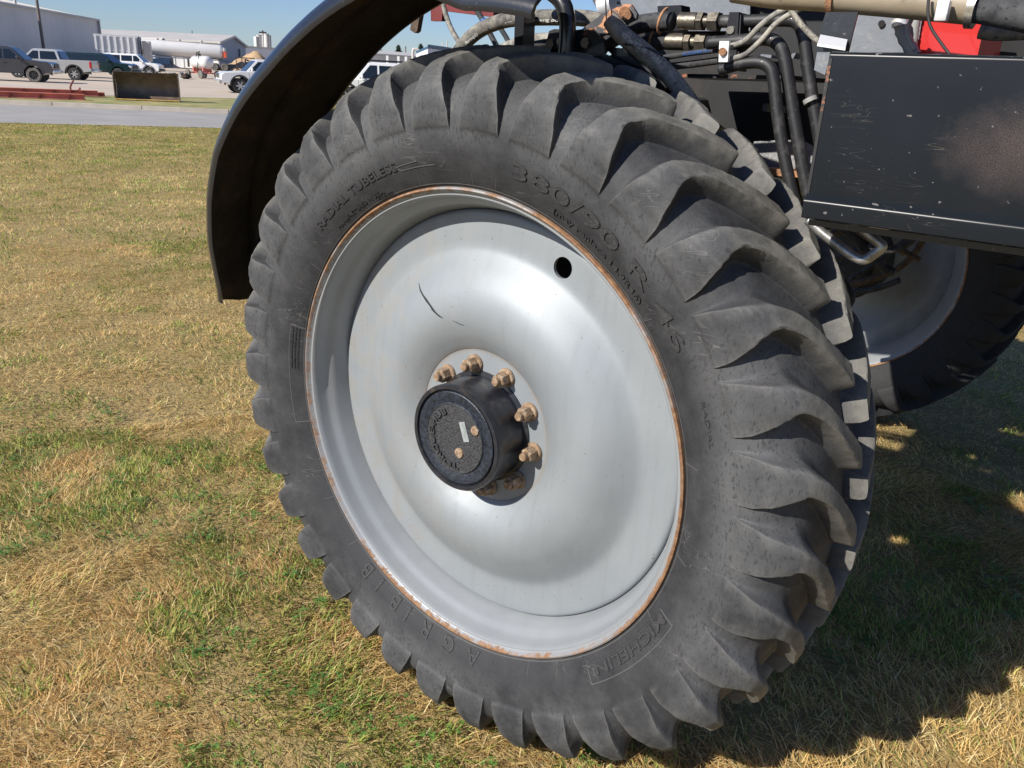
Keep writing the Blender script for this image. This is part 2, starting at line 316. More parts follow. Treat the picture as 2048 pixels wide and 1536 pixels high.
class MB:                                     # collects shapes for ONE mesh
    def __init__(s): s.v = []; s.f = []; s.m = []
    def add(s, V, Fc, mi=0):
        n = len(s.v); s.v += [Vector(v) for v in V]; s.f += [[i + n for i in f] for f in Fc]; s.m += [mi] * len(Fc); return s
    def box(s, c, size, rot=None, mi=0, bev=0.0):
        c = Vector(c); hx, hy, hz = (d / 2 for d in size); M = rot or Matrix.Identity(3)
        if bev <= 0:
            V = [c + M @ Vector((x * hx, y * hy, z * hz)) for x in (-1, 1) for y in (-1, 1) for z in (-1, 1)]
            return s.add(V, [(0, 1, 3, 2), (4, 6, 7, 5), (0, 4, 5, 1), (2, 3, 7, 6), (0, 2, 6, 4), (1, 5, 7, 3)], mi)
        bm = bmesh.new(); bmesh.ops.create_cube(bm, size=1.0)
        for v in bm.verts: v.co = Vector((v.co.x * size[0], v.co.y * size[1], v.co.z * size[2]))
        bmesh.ops.bevel(bm, geom=list(bm.edges), offset=bev, segments=2, affect='EDGES', profile=0.5)
        bm.verts.ensure_lookup_table()
        V = [c + M @ v.co for v in bm.verts]; Fc = [[v.index for v in f.verts] for f in bm.faces]; bm.free()
        return s.add(V, Fc, mi)
    def tube(s, pts, r, n=12, mi=0, cap=True, smoothpts=True, ribs=0):
        P = [Vector(p) for p in pts]
        R = list(r) if isinstance(r, (list, tuple)) else [r] * len(P)
        if smoothpts and len(P) > 2:
            Q = []; RR = []
            for i in range(len(P) - 1):
                p0 = P[max(i - 1, 0)]; p1 = P[i]; p2 = P[i + 1]; p3 = P[min(i + 2, len(P) - 1)]
                K = 6 if not ribs else ribs
                for j in range(K):
                    t = j / K
                    Q.append(0.5 * ((2 * p1) + (p2 - p0) * t + (2 * p0 - 5 * p1 + 4 * p2 - p3) * t * t + (3 * p1 - p0 - 3 * p2 + p3) * t ** 3))
                    RR.append(R[i] * (1 - t) + R[i + 1] * t)
            Q.append(P[-1]); RR.append(R[-1]); P, R = Q, RR
        if ribs: R = [q * (1.0 if i % 2 else 0.86) for i, q in enumerate(R)]
        up = Vector((0, 0, 1)); V = []; Fc = []
        t0 = (P[1] - P[0]).normalized()
        a = t0.cross(up);  a = a if a.length > 1e-3 else t0.cross(Vector((1, 0, 0)))
        a.normalize()
        for i, p in enumerate(P):
            t = (P[min(i + 1, len(P) - 1)] - P[max(i - 1, 0)]).normalized()
            a = (a - t * a.dot(t)).normalized(); b = t.cross(a)
            for k in range(n):
                th = 2 * PI * k / n; V.append(p + (a * math.cos(th) + b * math.sin(th)) * R[i])
        for i in range(len(P) - 1):
            for k in range(n):
                k2 = (k + 1) % n; Fc.append((i * n + k, i * n + k2, (i + 1) * n + k2, (i + 1) * n + k))
        if cap: Fc.append(tuple(range(n))[::-1]); Fc.append(tuple((len(P) - 1) * n + k for k in range(n)))
        return s.add(V, Fc, mi)
    def cyl(s, p, q, r, n=16, mi=0): return s.tube([p, q], r, n, mi, True, False)
    def prism(s, poly, off, mi=0):            # polygon of 3-D points swept by vector off
        P = [Vector(p) for p in poly]; off = Vector(off); n = len(P)
        Fc = [tuple(range(n)), tuple(range(2 * n - 1, n - 1, -1))] + [(i, i + n, (i + 1) % n + n, (i + 1) % n) for i in range(n)]
        return s.add(P + [p + off for p in P], Fc, mi)
    def revolve(s, prof, n=96, mi=0, close=False, a0=0.0, a1=2 * PI, cz=0.0, capped=False):   # profile (y, r), axis y
        full = abs(a1 - a0 - 2 * PI) < 1e-6; m = n if full else n + 1; V = []; Fc = []
        for k in range(m):
            th = a0 + (a1 - a0) * k / n
            for (y, r) in prof: V.append(Vector((r * math.cos(th), y, cz + r * math.sin(th))))
        L = len(prof)
        for k in range(n):
            k2 = (k + 1) % m
            for i in range(L - (0 if close else 1)):
                j = (i + 1) % L; Fc.append((k * L + i, k * L + j, k2 * L + j, k2 * L + i))
        if capped and not full: Fc.append(tuple(range(L))); Fc.append(tuple(n * L + i for i in range(L))[::-1])
        return s.add(V, Fc, mi)
    def sphere(s, c, r, n=12, mi=0, sc=(1, 1, 1)):
        V = []; Fc = []; c = Vector(c)
        for i in range(n + 1):
            for j in range(2 * n):
                a = PI * i / n; b = PI * j / n
                V.append(c + Vector((sc[0] * r * math.sin(a) * math.cos(b), sc[1] * r * math.sin(a) * math.sin(b), sc[2] * r * math.cos(a))))
        for i in range(n):
            for j in range(2 * n):
                j2 = (j + 1) % (2 * n); Fc.append((i * 2 * n + j, (i + 1) * 2 * n + j, (i + 1) * 2 * n + j2, i * 2 * n + j2))
        return s.add(V, Fc, mi)
    def xf(s, M):
        s.v = [M @ v for v in s.v]; return s
    def build(s, name, mats, parent=None, smooth=None, label=None):
        me = bpy.data.meshes.new(name); me.from_pydata([tuple(v) for v in s.v], [], s.f); me.update()
        bm = bmesh.new(); bm.from_mesh(me); bmesh.ops.recalc_face_normals(bm, faces=bm.faces); bm.to_mesh(me); bm.free()
        me.polygons.foreach_set('material_index', s.m)
        return link(name, me, mats, parent, smooth, label)
def Rz(a): return Matrix.Rotation(a, 3, 'Z')
def text_mesh(txt, size, extrude=0.002, bold=0.0, spacing=1.0, bevel=0.0):
    cu = bpy.data.curves.new('lettering', 'FONT'); cu.body = txt; cu.size = size; cu.extrude = extrude
    cu.offset = bold; cu.space_character = spacing; cu.bevel_depth = bevel; cu.resolution_u = 3
    ob = bpy.data.objects.new('lettering', cu); C.objects.link(ob)
    dg = bpy.context.evaluated_depsgraph_get(); me = bpy.data.meshes.new_from_object(ob.evaluated_get(dg))
    V = [v.co.copy() for v in me.vertices]; Fc = [list(p.vertices) for p in me.polygons]
    bpy.data.objects.remove(ob); bpy.data.meshes.remove(me)
    return V, Fc

# ================================================================ ground and road
def sheet(name, poly, z, mat, kind='structure'):
    o = mk(name, [(x, y, z) for x, y in poly], [tuple(range(len(poly)))], mat); o['kind'] = kind; return o
def lawn_mat():
    m, nt, b = base('lawn', 0.95, 0, 0.1)
    co, x, y, z = xyz(nt)
    f = noise(nt, 0.75, 6, 0.62, co); f2 = noise(nt, 6, 6, 0.7, co); f3 = noise(nt, 45, 4, 0.7, co)
    c = ramp(nt, mth(nt, 'ADD', mth(nt, 'MULTIPLY', f, 0.6), mth(nt, 'MULTIPLY', f2, 0.4)),
             [(0.36, (0.24, 0.23, 0.075)), (0.46, (0.35, 0.27, 0.12)), (0.56, (0.40, 0.30, 0.14)), (0.68, (0.30, 0.21, 0.10))])
    c = mixc(nt, ramp(nt, f3, [(0.30, (0.35,)*3), (0.6, (1, 1, 1))]), (0.15, 0.115, 0.055), c)
    nt.links.new(c, b.inputs['Base Color']); bump(nt, b, f3, 0.8, 0.02)
lawn_mat()
simple('verge', (0.34, 0.28, 0.12), 0.95, var=0.35, scale=1.2, bmp=0.8, bscale=12, dirt=(0.16, 0.20, 0.05), dirtamt=0.5, dscale=0.8)
simple('asphalt', (0.31, 0.295, 0.275), 0.85, var=0.10, scale=0.8, bmp=0.2, bscale=40)
simple('concrete', (0.36, 0.32, 0.27), 0.85, var=0.12, scale=2, bmp=0.2, bscale=20)
simple('gravel', (0.50, 0.42, 0.335), 0.95, var=0.12, scale=0.25, bmp=0.5, bscale=8, dirt=(0.44, 0.365, 0.285), dirtamt=0.5, dscale=0.3)
LAWNH = 0.0
mk('ground', [(-900, -300, -0.004), (900, -300, -0.004), (900, 1200, -0.004), (-900, 1200, -0.004)], [(0, 1, 2, 3)], 'lawn')['kind'] = 'structure'
# road edges measured on the ground, prolonged both ways
def lerp2(a, b, t): return (a[0] + (b[0] - a[0]) * t, a[1] + (b[1] - a[1]) * t)
FARK = ((-31.3, 11.33), (-25.86, 17.09)); NEAR = ((-22.67, 7.87), (-19.84, 12.69)); VERG = ((-36.9, 13.3), (-35.3, 24.2))
t0, t1 = -1.3, 14.0
fk = [lerp2(*FARK, t) for t in (t0, t1)]; nr = [lerp2(*NEAR, t) for t in (t0, t1)]; vg = [lerp2(*VERG, t) for t in (-0.55, 8.0)]
fdir = (FARK[1][0] - FARK[0][0], FARK[1][1] - FARK[0][1])
nr = [lerp2(*NEAR, t0), lerp2(*NEAR, 1.6)]; nr.append((nr[1][0] + fdir[0] * 12, nr[1][1] + fdir[1] * 12))
sheet('road', nr + [fk[1], fk[0]], 0.006, 'asphalt')
dk = Vector((FARK[1][0] - FARK[0][0], FARK[1][1] - FARK[0][1], 0)).normalized(); nk = Vector((-dk.y, dk.x, 0))
kb = MB()
a = Vector((*fk[0], 0)); b_ = Vector((*fk[1], 0))
sec = [(-0.45, 0.012), (0.0, 0.02), (0.02, 0.13), (0.05, 0.145), (0.17, 0.145), (0.17, 0.0), (-0.45, 0.0)]
L = (b_ - a).length; nseg = int(L / 3.0)
for i in range(nseg):                         # cast in 3 m lengths with open joints
    p = a + dk * (i * 3.0 + 0.012); q = a + dk * (i * 3.0 + 2.988)
    V = [p + nk * u + Vector((0, 0, h)) for u, h in sec] + [q + nk * u + Vector((0, 0, h)) for u, h in sec]; n = len(sec)
    kb.add(V, [tuple(range(n)), tuple(range(2 * n - 1, n - 1, -1))] + [(j, j + n, (j + 1) % n + n, (j + 1) % n) for j in range(n)])
kb.build('kerb', 'concrete')['kind'] = 'structure'
f2 = [Vector((*p, 0)) + nk * 0.17 for p in fk]
sheet('verge', [f2[0][:2], f2[1][:2], vg[1], vg[0]], 0.115, 'verge')
# the gravel yard, rising gently away
gv = []; gf = []; NX, NYY = 60, 60
for i in range(NX + 1):
    for j in range(NYY + 1):
        s = (j / NYY) ** 2; e = lerp2(vg[0], vg[1], i / NX)
        px_, py_ = e[0] - 420 * s * 0.92, e[1] + 420 * s * 0.39
        gv.append((px_, py_, ground_h(px_, py_)))
for i in range(NX):
    for j in range(NYY):
        k = i * (NYY + 1) + j; gf.append((k, k + NYY + 1, k + NYY + 2, k + 1))
mk('yard', gv, gf, 'gravel', smooth=180)['kind'] = 'structure'

# ================================================================ the sprayer
H = 0.905
SPR = thing('farm_sprayer', 'black and silver self-propelled farm sprayer standing on the lawn, its big wheel in front', 'farm sprayer', (1.3, 1.7, 0))
W1 = sub('wheel', SPR, (0, 0, H))
W1['label'] = 'big lugged tyre on a silver rim with a black hub, nearest wheel'
# --- tyre profile
PK = [(0.014, .606), (0.001, .617), (-.012, .640), (-.026, .672), (-.036, .71), (-.040, .745), (-.036, .782), (-.020, .814), (.010, .843), (.045, .860), (.105, .873), (.175, .878)]
def catmull(P, K=8):
    out = []
    for i in range(len(P) - 1):
        p0, p1, p2, p3 = (np.array(P[max(i - 1, 0)]), np.array(P[i]), np.array(P[i + 1]), np.array(P[min(i + 2, len(P) - 1)]))
        for j in range(K):
            t = j / K; out.append(0.5 * ((2 * p1) + (p2 - p0) * t + (2 * p0 - 5 * p1 + 4 * p2 - p3) * t * t + (3 * p1 - p0 - 3 * p2 + p3) * t ** 3))
    out.append(np.array(P[-1])); return np.array(out)
PR = catmull(PK, 10)
arc = np.concatenate([[0], np.cumsum(np.hypot(*np.diff(PR, axis=0).T))])
def s_of_r(r): return float(np.interp(r, PR[:85, 1], arc[:85]))
def s_of_y(y): return float(np.interp(y, PR[70:, 0], arc[70:]))
def prof_y(r): return float(np.interp(r, PR[:50, 1], PR[:50, 0]))
PITCH = 360 / 34
def tyre_half(mir, offdeg, rnd, yend=0.152):
    sh = s_of_y(.010)
    st = [s_of_r(.742), s_of_r(.782), s_of_r(.814), sh, s_of_y(.045), s_of_y(.105), s_of_y(yend)]
    CW = [-0.1, 0.1, 1.2, 2.5, 0.0, -4.8, -8.3]; CC = [8.3, 7.6, 6.6, 5.4, 2.9, -1.9, -5.3]
    hs = [s_of_r(.742), s_of_r(.749), s_of_r(.782), s_of_r(.814), sh, s_of_y(.03), s_of_y(yend), s_of_y(yend) + .007]
    hv = [0, .0045, .0130, .034, .0490, .0490, .0480, 0]
    S = np.unique(np.round(np.concatenate([np.linspace(0, s_of_r(.735), 14), np.linspace(s_of_r(.735), sh, 26), np.linspace(sh, s_of_y(yend), 30),
                                 [s_of_y(yend) + .002, s_of_y(yend) + .007], np.linspace(s_of_y(yend) + .008, arc[-1], 3), [s_of_r(.745) + .001]]), 5))
    yy = np.interp(S, arc, PR[:, 0]); rr = np.interp(S, arc, PR[:, 1])
    ty = np.gradient(yy, S); tr = np.gradient(rr, S); ln = np.hypot(ty, tr); ny, nr_ = -tr / ln, ty / ln   # outward normal
    cw = np.interp(S, st, CW); cc = np.interp(S, st, CC); h = np.interp(S, hs, hv)
    k5 = np.ones(5) / 5; pad = lambda a: np.convolve(np.pad(a, 2, 'edge'), k5, 'valid'); cw, cc = pad(cw), pad(cc)
    fr = h / .050
    wA = 0.12 + np.interp(S, [s_of_r(.78), sh, s_of_y(.09), arc[-1]], [1.6, 3.0, 1.5, 1.2]) * fr; wC = 0.06 + 0.55 * fr
    cols = []; hh = []
    def col(a, f): cols.append(a); hh.append(h * f)
    col(cc + wA * 1.15, 0.0); col(cc + wA * .8, 0.05); col(cc + wA * .5, 0.22); col(cc + wA * .2, 0.62); col(cc, 0.94); col(cc - .28, 1.0)
    for t in (.33, .66): col((cc - .28) * (1 - t) + (cw + .3) * t, 1.0)
    col(cw + .3, 1.0); col(cw, 0.94); col(cw - wC * .5, 0.45); col(cw - wC, 0.05)
    g0 = cw - wC * 1.5; g1 = cc + wA * 1.15 - PITCH
    for t in np.linspace(0, 0.9, 8): col(g0 * (1 - t) + g1 * t, 0.0)
    cols = np.array(cols); hh = np.array(hh); nc = len(cols); rj = np.random.default_rng(5 + int(mir))
    V = []; 
    TH = []; HHs = []
    for l in range(34):
        for c in range(nc):
            wr_ = (.16 if c in (4, 7, 8, 9) else .05) * np.minimum(fr, 1); TH.append(cols[c] + offdeg - PITCH * l + rj.normal(0, 1, len(S)) * wr_ * .28 + math.sin(l * 3.1) * .12 * (fr > .9)); HHs.append(hh[c] * (1 + math.sin(l * 2.3) * .03 + (rj.normal(0, .010, len(S)) if c in (4, 5, 8, 9) else 0)))
    TH = np.radians(np.array(TH)); HHs = np.array(HHs); M, NS = TH.shape
    wob = 0.0009 * np.sin(TH * 61 + S * 140) * (HHs > .01)
    Y = yy[None, :] + ny[None, :] * (HHs + wob); R = rr[None, :] + nr_[None, :] * (HHs + wob)
    if mir: Y = 0.35 - Y
    V = np.stack([R * np.cos(TH), Y, R * np.sin(TH)], -1).reshape(-1, 3)
    i = np.arange(M)[:, None]; j = np.arange(NS - 1)[None, :]; i2 = (i + 1) % M
    q = np.stack([i * NS + j, i2 * NS + j, i2 * NS + j + 1, i * NS + j + 1], -1).reshape(-1, 4)
    if mir: q = q[:, ::-1]
    return V, q
rnd = random.Random(4)
Va, qa = tyre_half(False, 71.2, rnd); Vb, qb = tyre_half(True, 71.2 - PITCH / 2, rnd)
TV = [tuple(v) for v in Va] + [tuple(v) for v in Vb]; TF = [tuple(int(a) for a in q) for q in qa] + [tuple(int(a) + len(Va) for a in q) for q in qb]
# flatten the contact patch a little
TV = [(x, y, max(z, -0.912 + 0.0)) for x, y, z in TV]
# raised lettering and mould lines on the sidewall, mapped round the arc
TM = [0] * len(TF)
def arc_text(txt, r0, deg, size, ext=0.0022, bold=0.0, spacing=1.0, span=None, lift=0.0006):
    V, Fc = text_mesh(txt, size, ext, bold, spacing)
    x0 = min(v.x for v in V); x1 = max(v.x for v in V)
    k = 1.0
    if span: k = math.radians(span) * r0 / (x1 - x0)
    n = len(TV)
    for v in V:
        r = r0 + v.y; th = rad(deg) - (v.x - x0) * k / r0
        y = prof_y(r) - lift - (v.z + ext) * 0.9
        TV.append((r * math.cos(th), y, r * math.sin(th)))
    for f in Fc: TF.append(tuple(i + n for i in f)); TM.append(1)
def arc_line(r0, r1, a0, a1, wdt=0.0016, ext=0.0014, n=14, mi=0):      # thin raised line from (a0,r0) to (a1,r1)
    base_ = len(TV)
    for i in range(n + 1):
        t = i / n; r = r0 + (r1 - r0) * t; a = rad(a0 + (a1 - a0) * t)
        dr = (r1 - r0); da = rad(a1 - a0) * r0; l = math.hypot(dr, da); nr2, na = -da / l, dr / l
        for s, e in ((-1, 0), (-.5, 1), (.5, 1), (1, 0)):
            rr_ = r + nr2 * wdt * s; aa = a + na * wdt * s / r0
            TV.append((rr_ * math.cos(aa), prof_y(rr_) + 0.0005 - e * ext, rr_ * math.sin(aa)))
    for i in range(n):
        for k in range(3):
            p = base_ + i * 4 + k; TF.append((p, p + 4, p + 5, p + 1)); TM.append(mi)
arc_text('380/90 R 46', .670, 78.3, .047, .0014, .0006, 1.0, 45.5)
arc_text('(may replace 14.9R46)', .6395, 68.0, .019, .0016, .0002, 1.0, 24.5)
arc_text('RADIAL TUBELESS', .6655, 137.5,   .028, .0011, .0003, 1.0, 29.5)
arc_text('MANUFACTURED IN U.S.A.', .632, 133.5, .012, .0012, .0, 1.0, 18.5)
arc_text('TUBELESS', .622, 118.0, .009, .0010, 0, 1.0, 5)
arc_text('RADIAL', .690, 24.0, .014, .0007, .0000, 1.0, 8)
arc_text('MICHELIN', .6445, -21.5, .034, .0013, .0003, 1.0, 24)
arc_text('A', .628, -81.5, .062, .0012, .0003); arc_text('G', .628, -89.6, .060, .0012, .0003); arc_text('R', .628, -97.8, .060, .0012, .0003)
arc_text('I', .628, -105.4, .060, .0012, .0003); arc_text('B', .628, -109.2, .060, .0012, .0003); arc_text('I', .628, -116.6, .060, .0012, .0003); arc_text('B', .628, -120.8, .060, .0012, .0003)
for r_ in (.6345, .6405): arc_line(r_, r_, -20.5, -48.5, n=30, mi=1)
arc_line(.684, .684, -21, -48, n=30); arc_line(.6405, .684, -21, -21); arc_line(.6405, .684, -48, -48)
for a0, a1 in ((107, 97.5), (109, 102)): arc_line(.662 if a0 < 108 else .672, .664 if a0 < 108 else .676, a0, a1, ext=.0022)
arc_line(.662, .672, 107, 108.5)
for a0, a1 in ((166.5, 193.5),):
    for r_ in (.619, .662): arc_line(r_, r_, a0, a1, n=24)
    for a_ in (a0, a1): arc_line(.619, .662, a_, a_)
for i, tx in enumerate(('INFLATION TO SEAT BEADS  TIRE MUST BE LUBRICATED', 'NEVER EXCEED MAXIMUM PRESSURE WHEN MOUNTING', 'WARNING  SERIOUS INJURY MAY RESULT FROM FAILURE')):
    arc_text(tx, .634 + i * .009, 178.5, .0065, .0008, 0, 1.0, 11.5)
for a_ in (163.5, 148, 122.3, 104, 89.0, 83.0, 40.5, 12, -8, -24.5, -57, -66, -130, -144, -152): arc_line(.617, .652, a_, a_ - .6, wdt=.0010, ext=.0012)
for a_ in (112, 99, 92, 86, 62.5, 54, 48): arc_line(.617, .623, a_, a_, wdt=.0014, ext=.0016, n=2)
arc_line(.6205, .6205, 0, 359.9, wdt=.0016, ext=.0016, n=260)
tme = bpy.data.meshes.new('tyre'); tme.from_pydata(TV, [], TF); tme.update(); tme.polygons.foreach_set('material_index', TM)
def local(name, me, mats, parent, smooth=None, first=True):
    o = bpy.data.objects.new(name, me); C.objects.link(o); o.parent = parent
    if first:
        for m in mats: me.materials.append(MATS[m])
        if smooth is not None:
            me.polygons.foreach_set('use_smooth', [True] * len(me.polygons))
            if smooth < 179: me.set_sharp_from_angle(angle=rad(smooth))
    return o
tyre = local('tyre', tme, ['rubber', 'rubber_lettering'], W1, 38)
def lbuild(mb, name, mats, parent, smooth=None):
    o = mb.build(name, mats, None, smooth); o.parent = parent; return o
# --- rim barrel
rim = MB().revolve([(0.006, .6145), (-0.0035, .6125), (-0.0050, .6085), (-.001, .6045), (.006, .6015), (.008, .5985), (.0075, .5950), (.013, .5905), (.022, .5885), (.040, .584),
                    (.052, .580), (.060, .572), (.075, .5665), (.100, .560), (.125, .553), (.16, .535), (.22, .530), (.28, .552), (.31, .580), (.334, .590), (.343, .600), (.350, .6125), (.343, .6165), (.332, .600),
                    (.30, .588), (.26, .560), (.22, .538), (.16, .543), (.12, .562), (.07, .576), (.03, .594), (.012, .606)], 200, close=True)
rim_o = lbuild(rim, 'rim', 'rim_paint', W1, 50)
# --- dish with hand hole
dp = catmull([(.118, .5535), (.112, .5525), (.106, .547), (.1035, .535), (.103, .500), (.1025, .470), (.099, .452), (.088, .432), (.068, .400), (.049, .362), (.040, .322), (.041, .285), (.052, .250), (.068, .222), (.078, .208), (.081, .200), (.081, .14)], 4)
prof = [tuple(p) for p in dp] + [(.081, .10), (.091, .10)] + [(y + .010, r) for y, r in dp[::-1]]
dish = lbuild(MB().revolve(prof, 160, close=True), 'wheel_disc', 'silver_paint', W1, 40)
ha = rad(66.2); hc = Vector((.492 * math.cos(ha), .10, .492 * math.sin(ha)))
cut = MB().cyl(hc - Vector((0, .05, 0)), hc + Vector((0, .06, 0)), .0255, 40).build('cutter', 'rust')
dish.parent = None
mod = dish.modifiers.new('hole', 'BOOLEAN'); mod.object = cut; mod.operation = 'DIFFERENCE'; mod.solver = 'EXACT'
dg = bpy.context.evaluated_depsgraph_get(); nm = bpy.data.meshes.new_from_object(dish.evaluated_get(dg)); dish.modifiers.clear(); dish.data = nm
nm.set_sharp_from_angle(angle=rad(40)); dish.parent = W1; bpy.data.objects.remove(cut)
# a scrape through the paint, raised pad of the old decal and a rusty ring round the hand hole
def on_dish(r): return float(np.interp(r, dp[::-1, 1], dp[::-1, 0]))
def strip(name, pts, wd, mat, lift=.0012):     # pts in image pixels, laid on the dish
    V = []; Fc = []
    P = []
    for px, py in pts:
        y = .06
        for _ in range(6):
            q = atY(px, py, y); y = on_dish(math.hypot(q.x, q.z - H))
        P.append(Vector((q.x, y, q.z - H)))
    n = len(P)
    for i, p in enumerate(P):
        t = (P[min(i + 1, n - 1)] - P[max(i - 1, 0)]).normalized(); s = Vector((-t.z, 0, t.x)); k = wd * (math.sin(PI * (i + .35) / (n - .3)) * .9 + .12 + .3 * (i % 2))
        for sg in (-1, 1):
            q = p + s * k * sg; V.append((q.x, on_dish(math.hypot(q.x, q.z)) - lift, q.z))
    Fc = [(2 * i, 2 * i + 1, 2 * i + 3, 2 * i + 2) for i in range(n - 1)]
    o = mk(name, V, Fc, mat); o.parent = W1; return o
strip('paint_scrape', [(838, 566), (841, 580), (845, 588), (853, 600), (861, 611), (866, 619), (873, 627), (879, 632), (886, 636)], .0026, 'crack_black')
strip('paint_scrape', [(905, 641), (914, 645), (922, 649), (928, 650)], .0008, 'crack_black')
# --- hub
hub = MB()
hub.revolve([(.082, 0.0), (.082, .150), (.076, .150), (.074, .1395), (-.020, .1385), (-.0225, .1405), (-.029, .1405), (-.0325, .1385), (-.0325, .1290), (-.026, .1265), (-.0235, .1255), (-.0235, 0.0)], 128)
lbuild(hub, 'hub', 'hub_black', W1, 35)
cov = MB().revolve([(-.022, .1235), (-.030, .1225), (-.0315, .1205), (-.0305, .0955), (-.0300, .0945), (-.0325, .0925), (-.0325, 0.0)], 128)
cov.m = [0] * len(cov.m)
for i in range(len(cov.m)):
    rmx = max(math.hypot(cov.v[k].x, cov.v[k].z) for k in cov.f[i]); cov.m[i] = 1 if rmx < .093 else 0
cvo = lbuild(cov, 'hub_cap', ['hub_blue_black', 'hub_cast'], W1, 35)
V, Fc = text_mesh('TORQUE-HUB', .026, .0024, .0007); x0 = min(v.x for v in V); x1 = max(v.x for v in V)
r0 = .066; k = rad(172) * r0 / (x1 - x0)
lt = MB().add([(((r0 + v.y * .85) * math.cos(rad(283) - (v.x - x0) * k / r0)), -.0325 - v.z - .0022, ((r0 + v.y * .85) * math.sin(rad(283) - (v.x - x0) * k / r0))) for v in V], Fc)
lt.revolve([(-.0325, .0925), (-.0345, .0915), (-.0345, .0905), (-.0325, .0895)], 96)
lbuild(lt, 'hub_lettering', 'hub_cast', W1)
tp = MB(); tr_ = Matrix.Rotation(rad(-20), 3, 'Y')
tp.box((.033, -.0338, .029), (.019, .0022, .052), tr_, bev=.0006)
lbuild(tp, 'tag_plate', 'tag_plate', W1)
for (x, z, r) in ((.0675, .043, .0125), (.0185, -.0335, .0135)):
    pl = MB().revolve([(-.0325, r), (-.0365, r * .93), (-.0372, r * .5), (-.0355, r * .42), (-.0355, .0)], 24)
    pl.xf(Matrix.Translation((x, 0, z)).to_4x4())
    lbuild(pl, 'plug', 'rust_nut', W1, 35)
nutm = MB()
nutm.revolve([(.081, .0245), (.077, .0250), (.0735, .0235), (.0715, .0185), (.0715, 0)], 28)
V = []; 
for yv, rr_ in ((.072, .0188), (.047, .0188), (.0435, .0160)):
    for k_ in range(6): a_ = k_ * PI / 3; V.append((rr_ * math.cos(a_), yv, rr_ * math.sin(a_)))
nutm.add(V, [(i, (i + 1) % 6, (i + 1) % 6 + 6, i + 6) for i in range(6)] + [(i + 6, (i + 1) % 6 + 6, (i + 1) % 6 + 12, i + 12) for i in range(6)] + [tuple(range(12, 18))])
nutm.revolve([(.044, .0105), (.0325, .0105), (.0305, .0090), (.0305, .0)], 20)
nut0 = None
for k_ in range(10):
    a_ = 2.397 - k_ * 2 * PI / 10
    if nut0 is None: nut = lbuild(nutm, 'wheel_nut', 'rust_nut', W1, 30); nut0 = nut
    else: nut = nut0.copy(); C.objects.link(nut); nut.parent = W1
    nut.location = (.168 * math.cos(a_), 0, .168 * math.sin(a_)); nut.rotation_euler = (0, k_ * 1.7, 0)
# --- the wheel on the far side
W2 = sub('wheel', SPR, (0, 3.50, H + .01)); W2.rotation_euler = (0, 0, PI); W2.matrix_parent_inverse = wm(SPR).inverted()
W2['label'] = 'shaded wheel on the far side, seen from its inside'
black_paint('rubber_shaded', (0.016, 0.016, 0.017), 0.75, (0.03, 0.028, 0.026), 0.4, 12, coat=0)  # darker copy of the tyre rubber, the far wheel's shade put into its colour
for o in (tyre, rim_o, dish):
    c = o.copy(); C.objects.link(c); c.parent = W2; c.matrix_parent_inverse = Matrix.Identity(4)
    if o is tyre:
        for sl in c.material_slots: sl.link = 'OBJECT'; sl.material = MATS['rubber_shaded']
# motor and leg behind each wheel, axle beam between them
ax = MB()
ax.revolve([(.10, .12), (.12, .22), (.30, .22), (.32, .17), (.47, .16), (.47, 0)], 48, cz=H)
ax.revolve([(3.40, .12), (3.38, .22), (3.20, .22), (3.18, .17), (3.03, .16), (3.03, 0)], 48, cz=H)
for yb_ in (.55,): ax.box((0, yb_, 1.22), (.26, .14, .80), bev=.02)
ax.box((0, 1.75, 1.62), (.24, 2.5, .22), bev=.02)
ax.build('axle', 'black_dusty', SPR, 35)
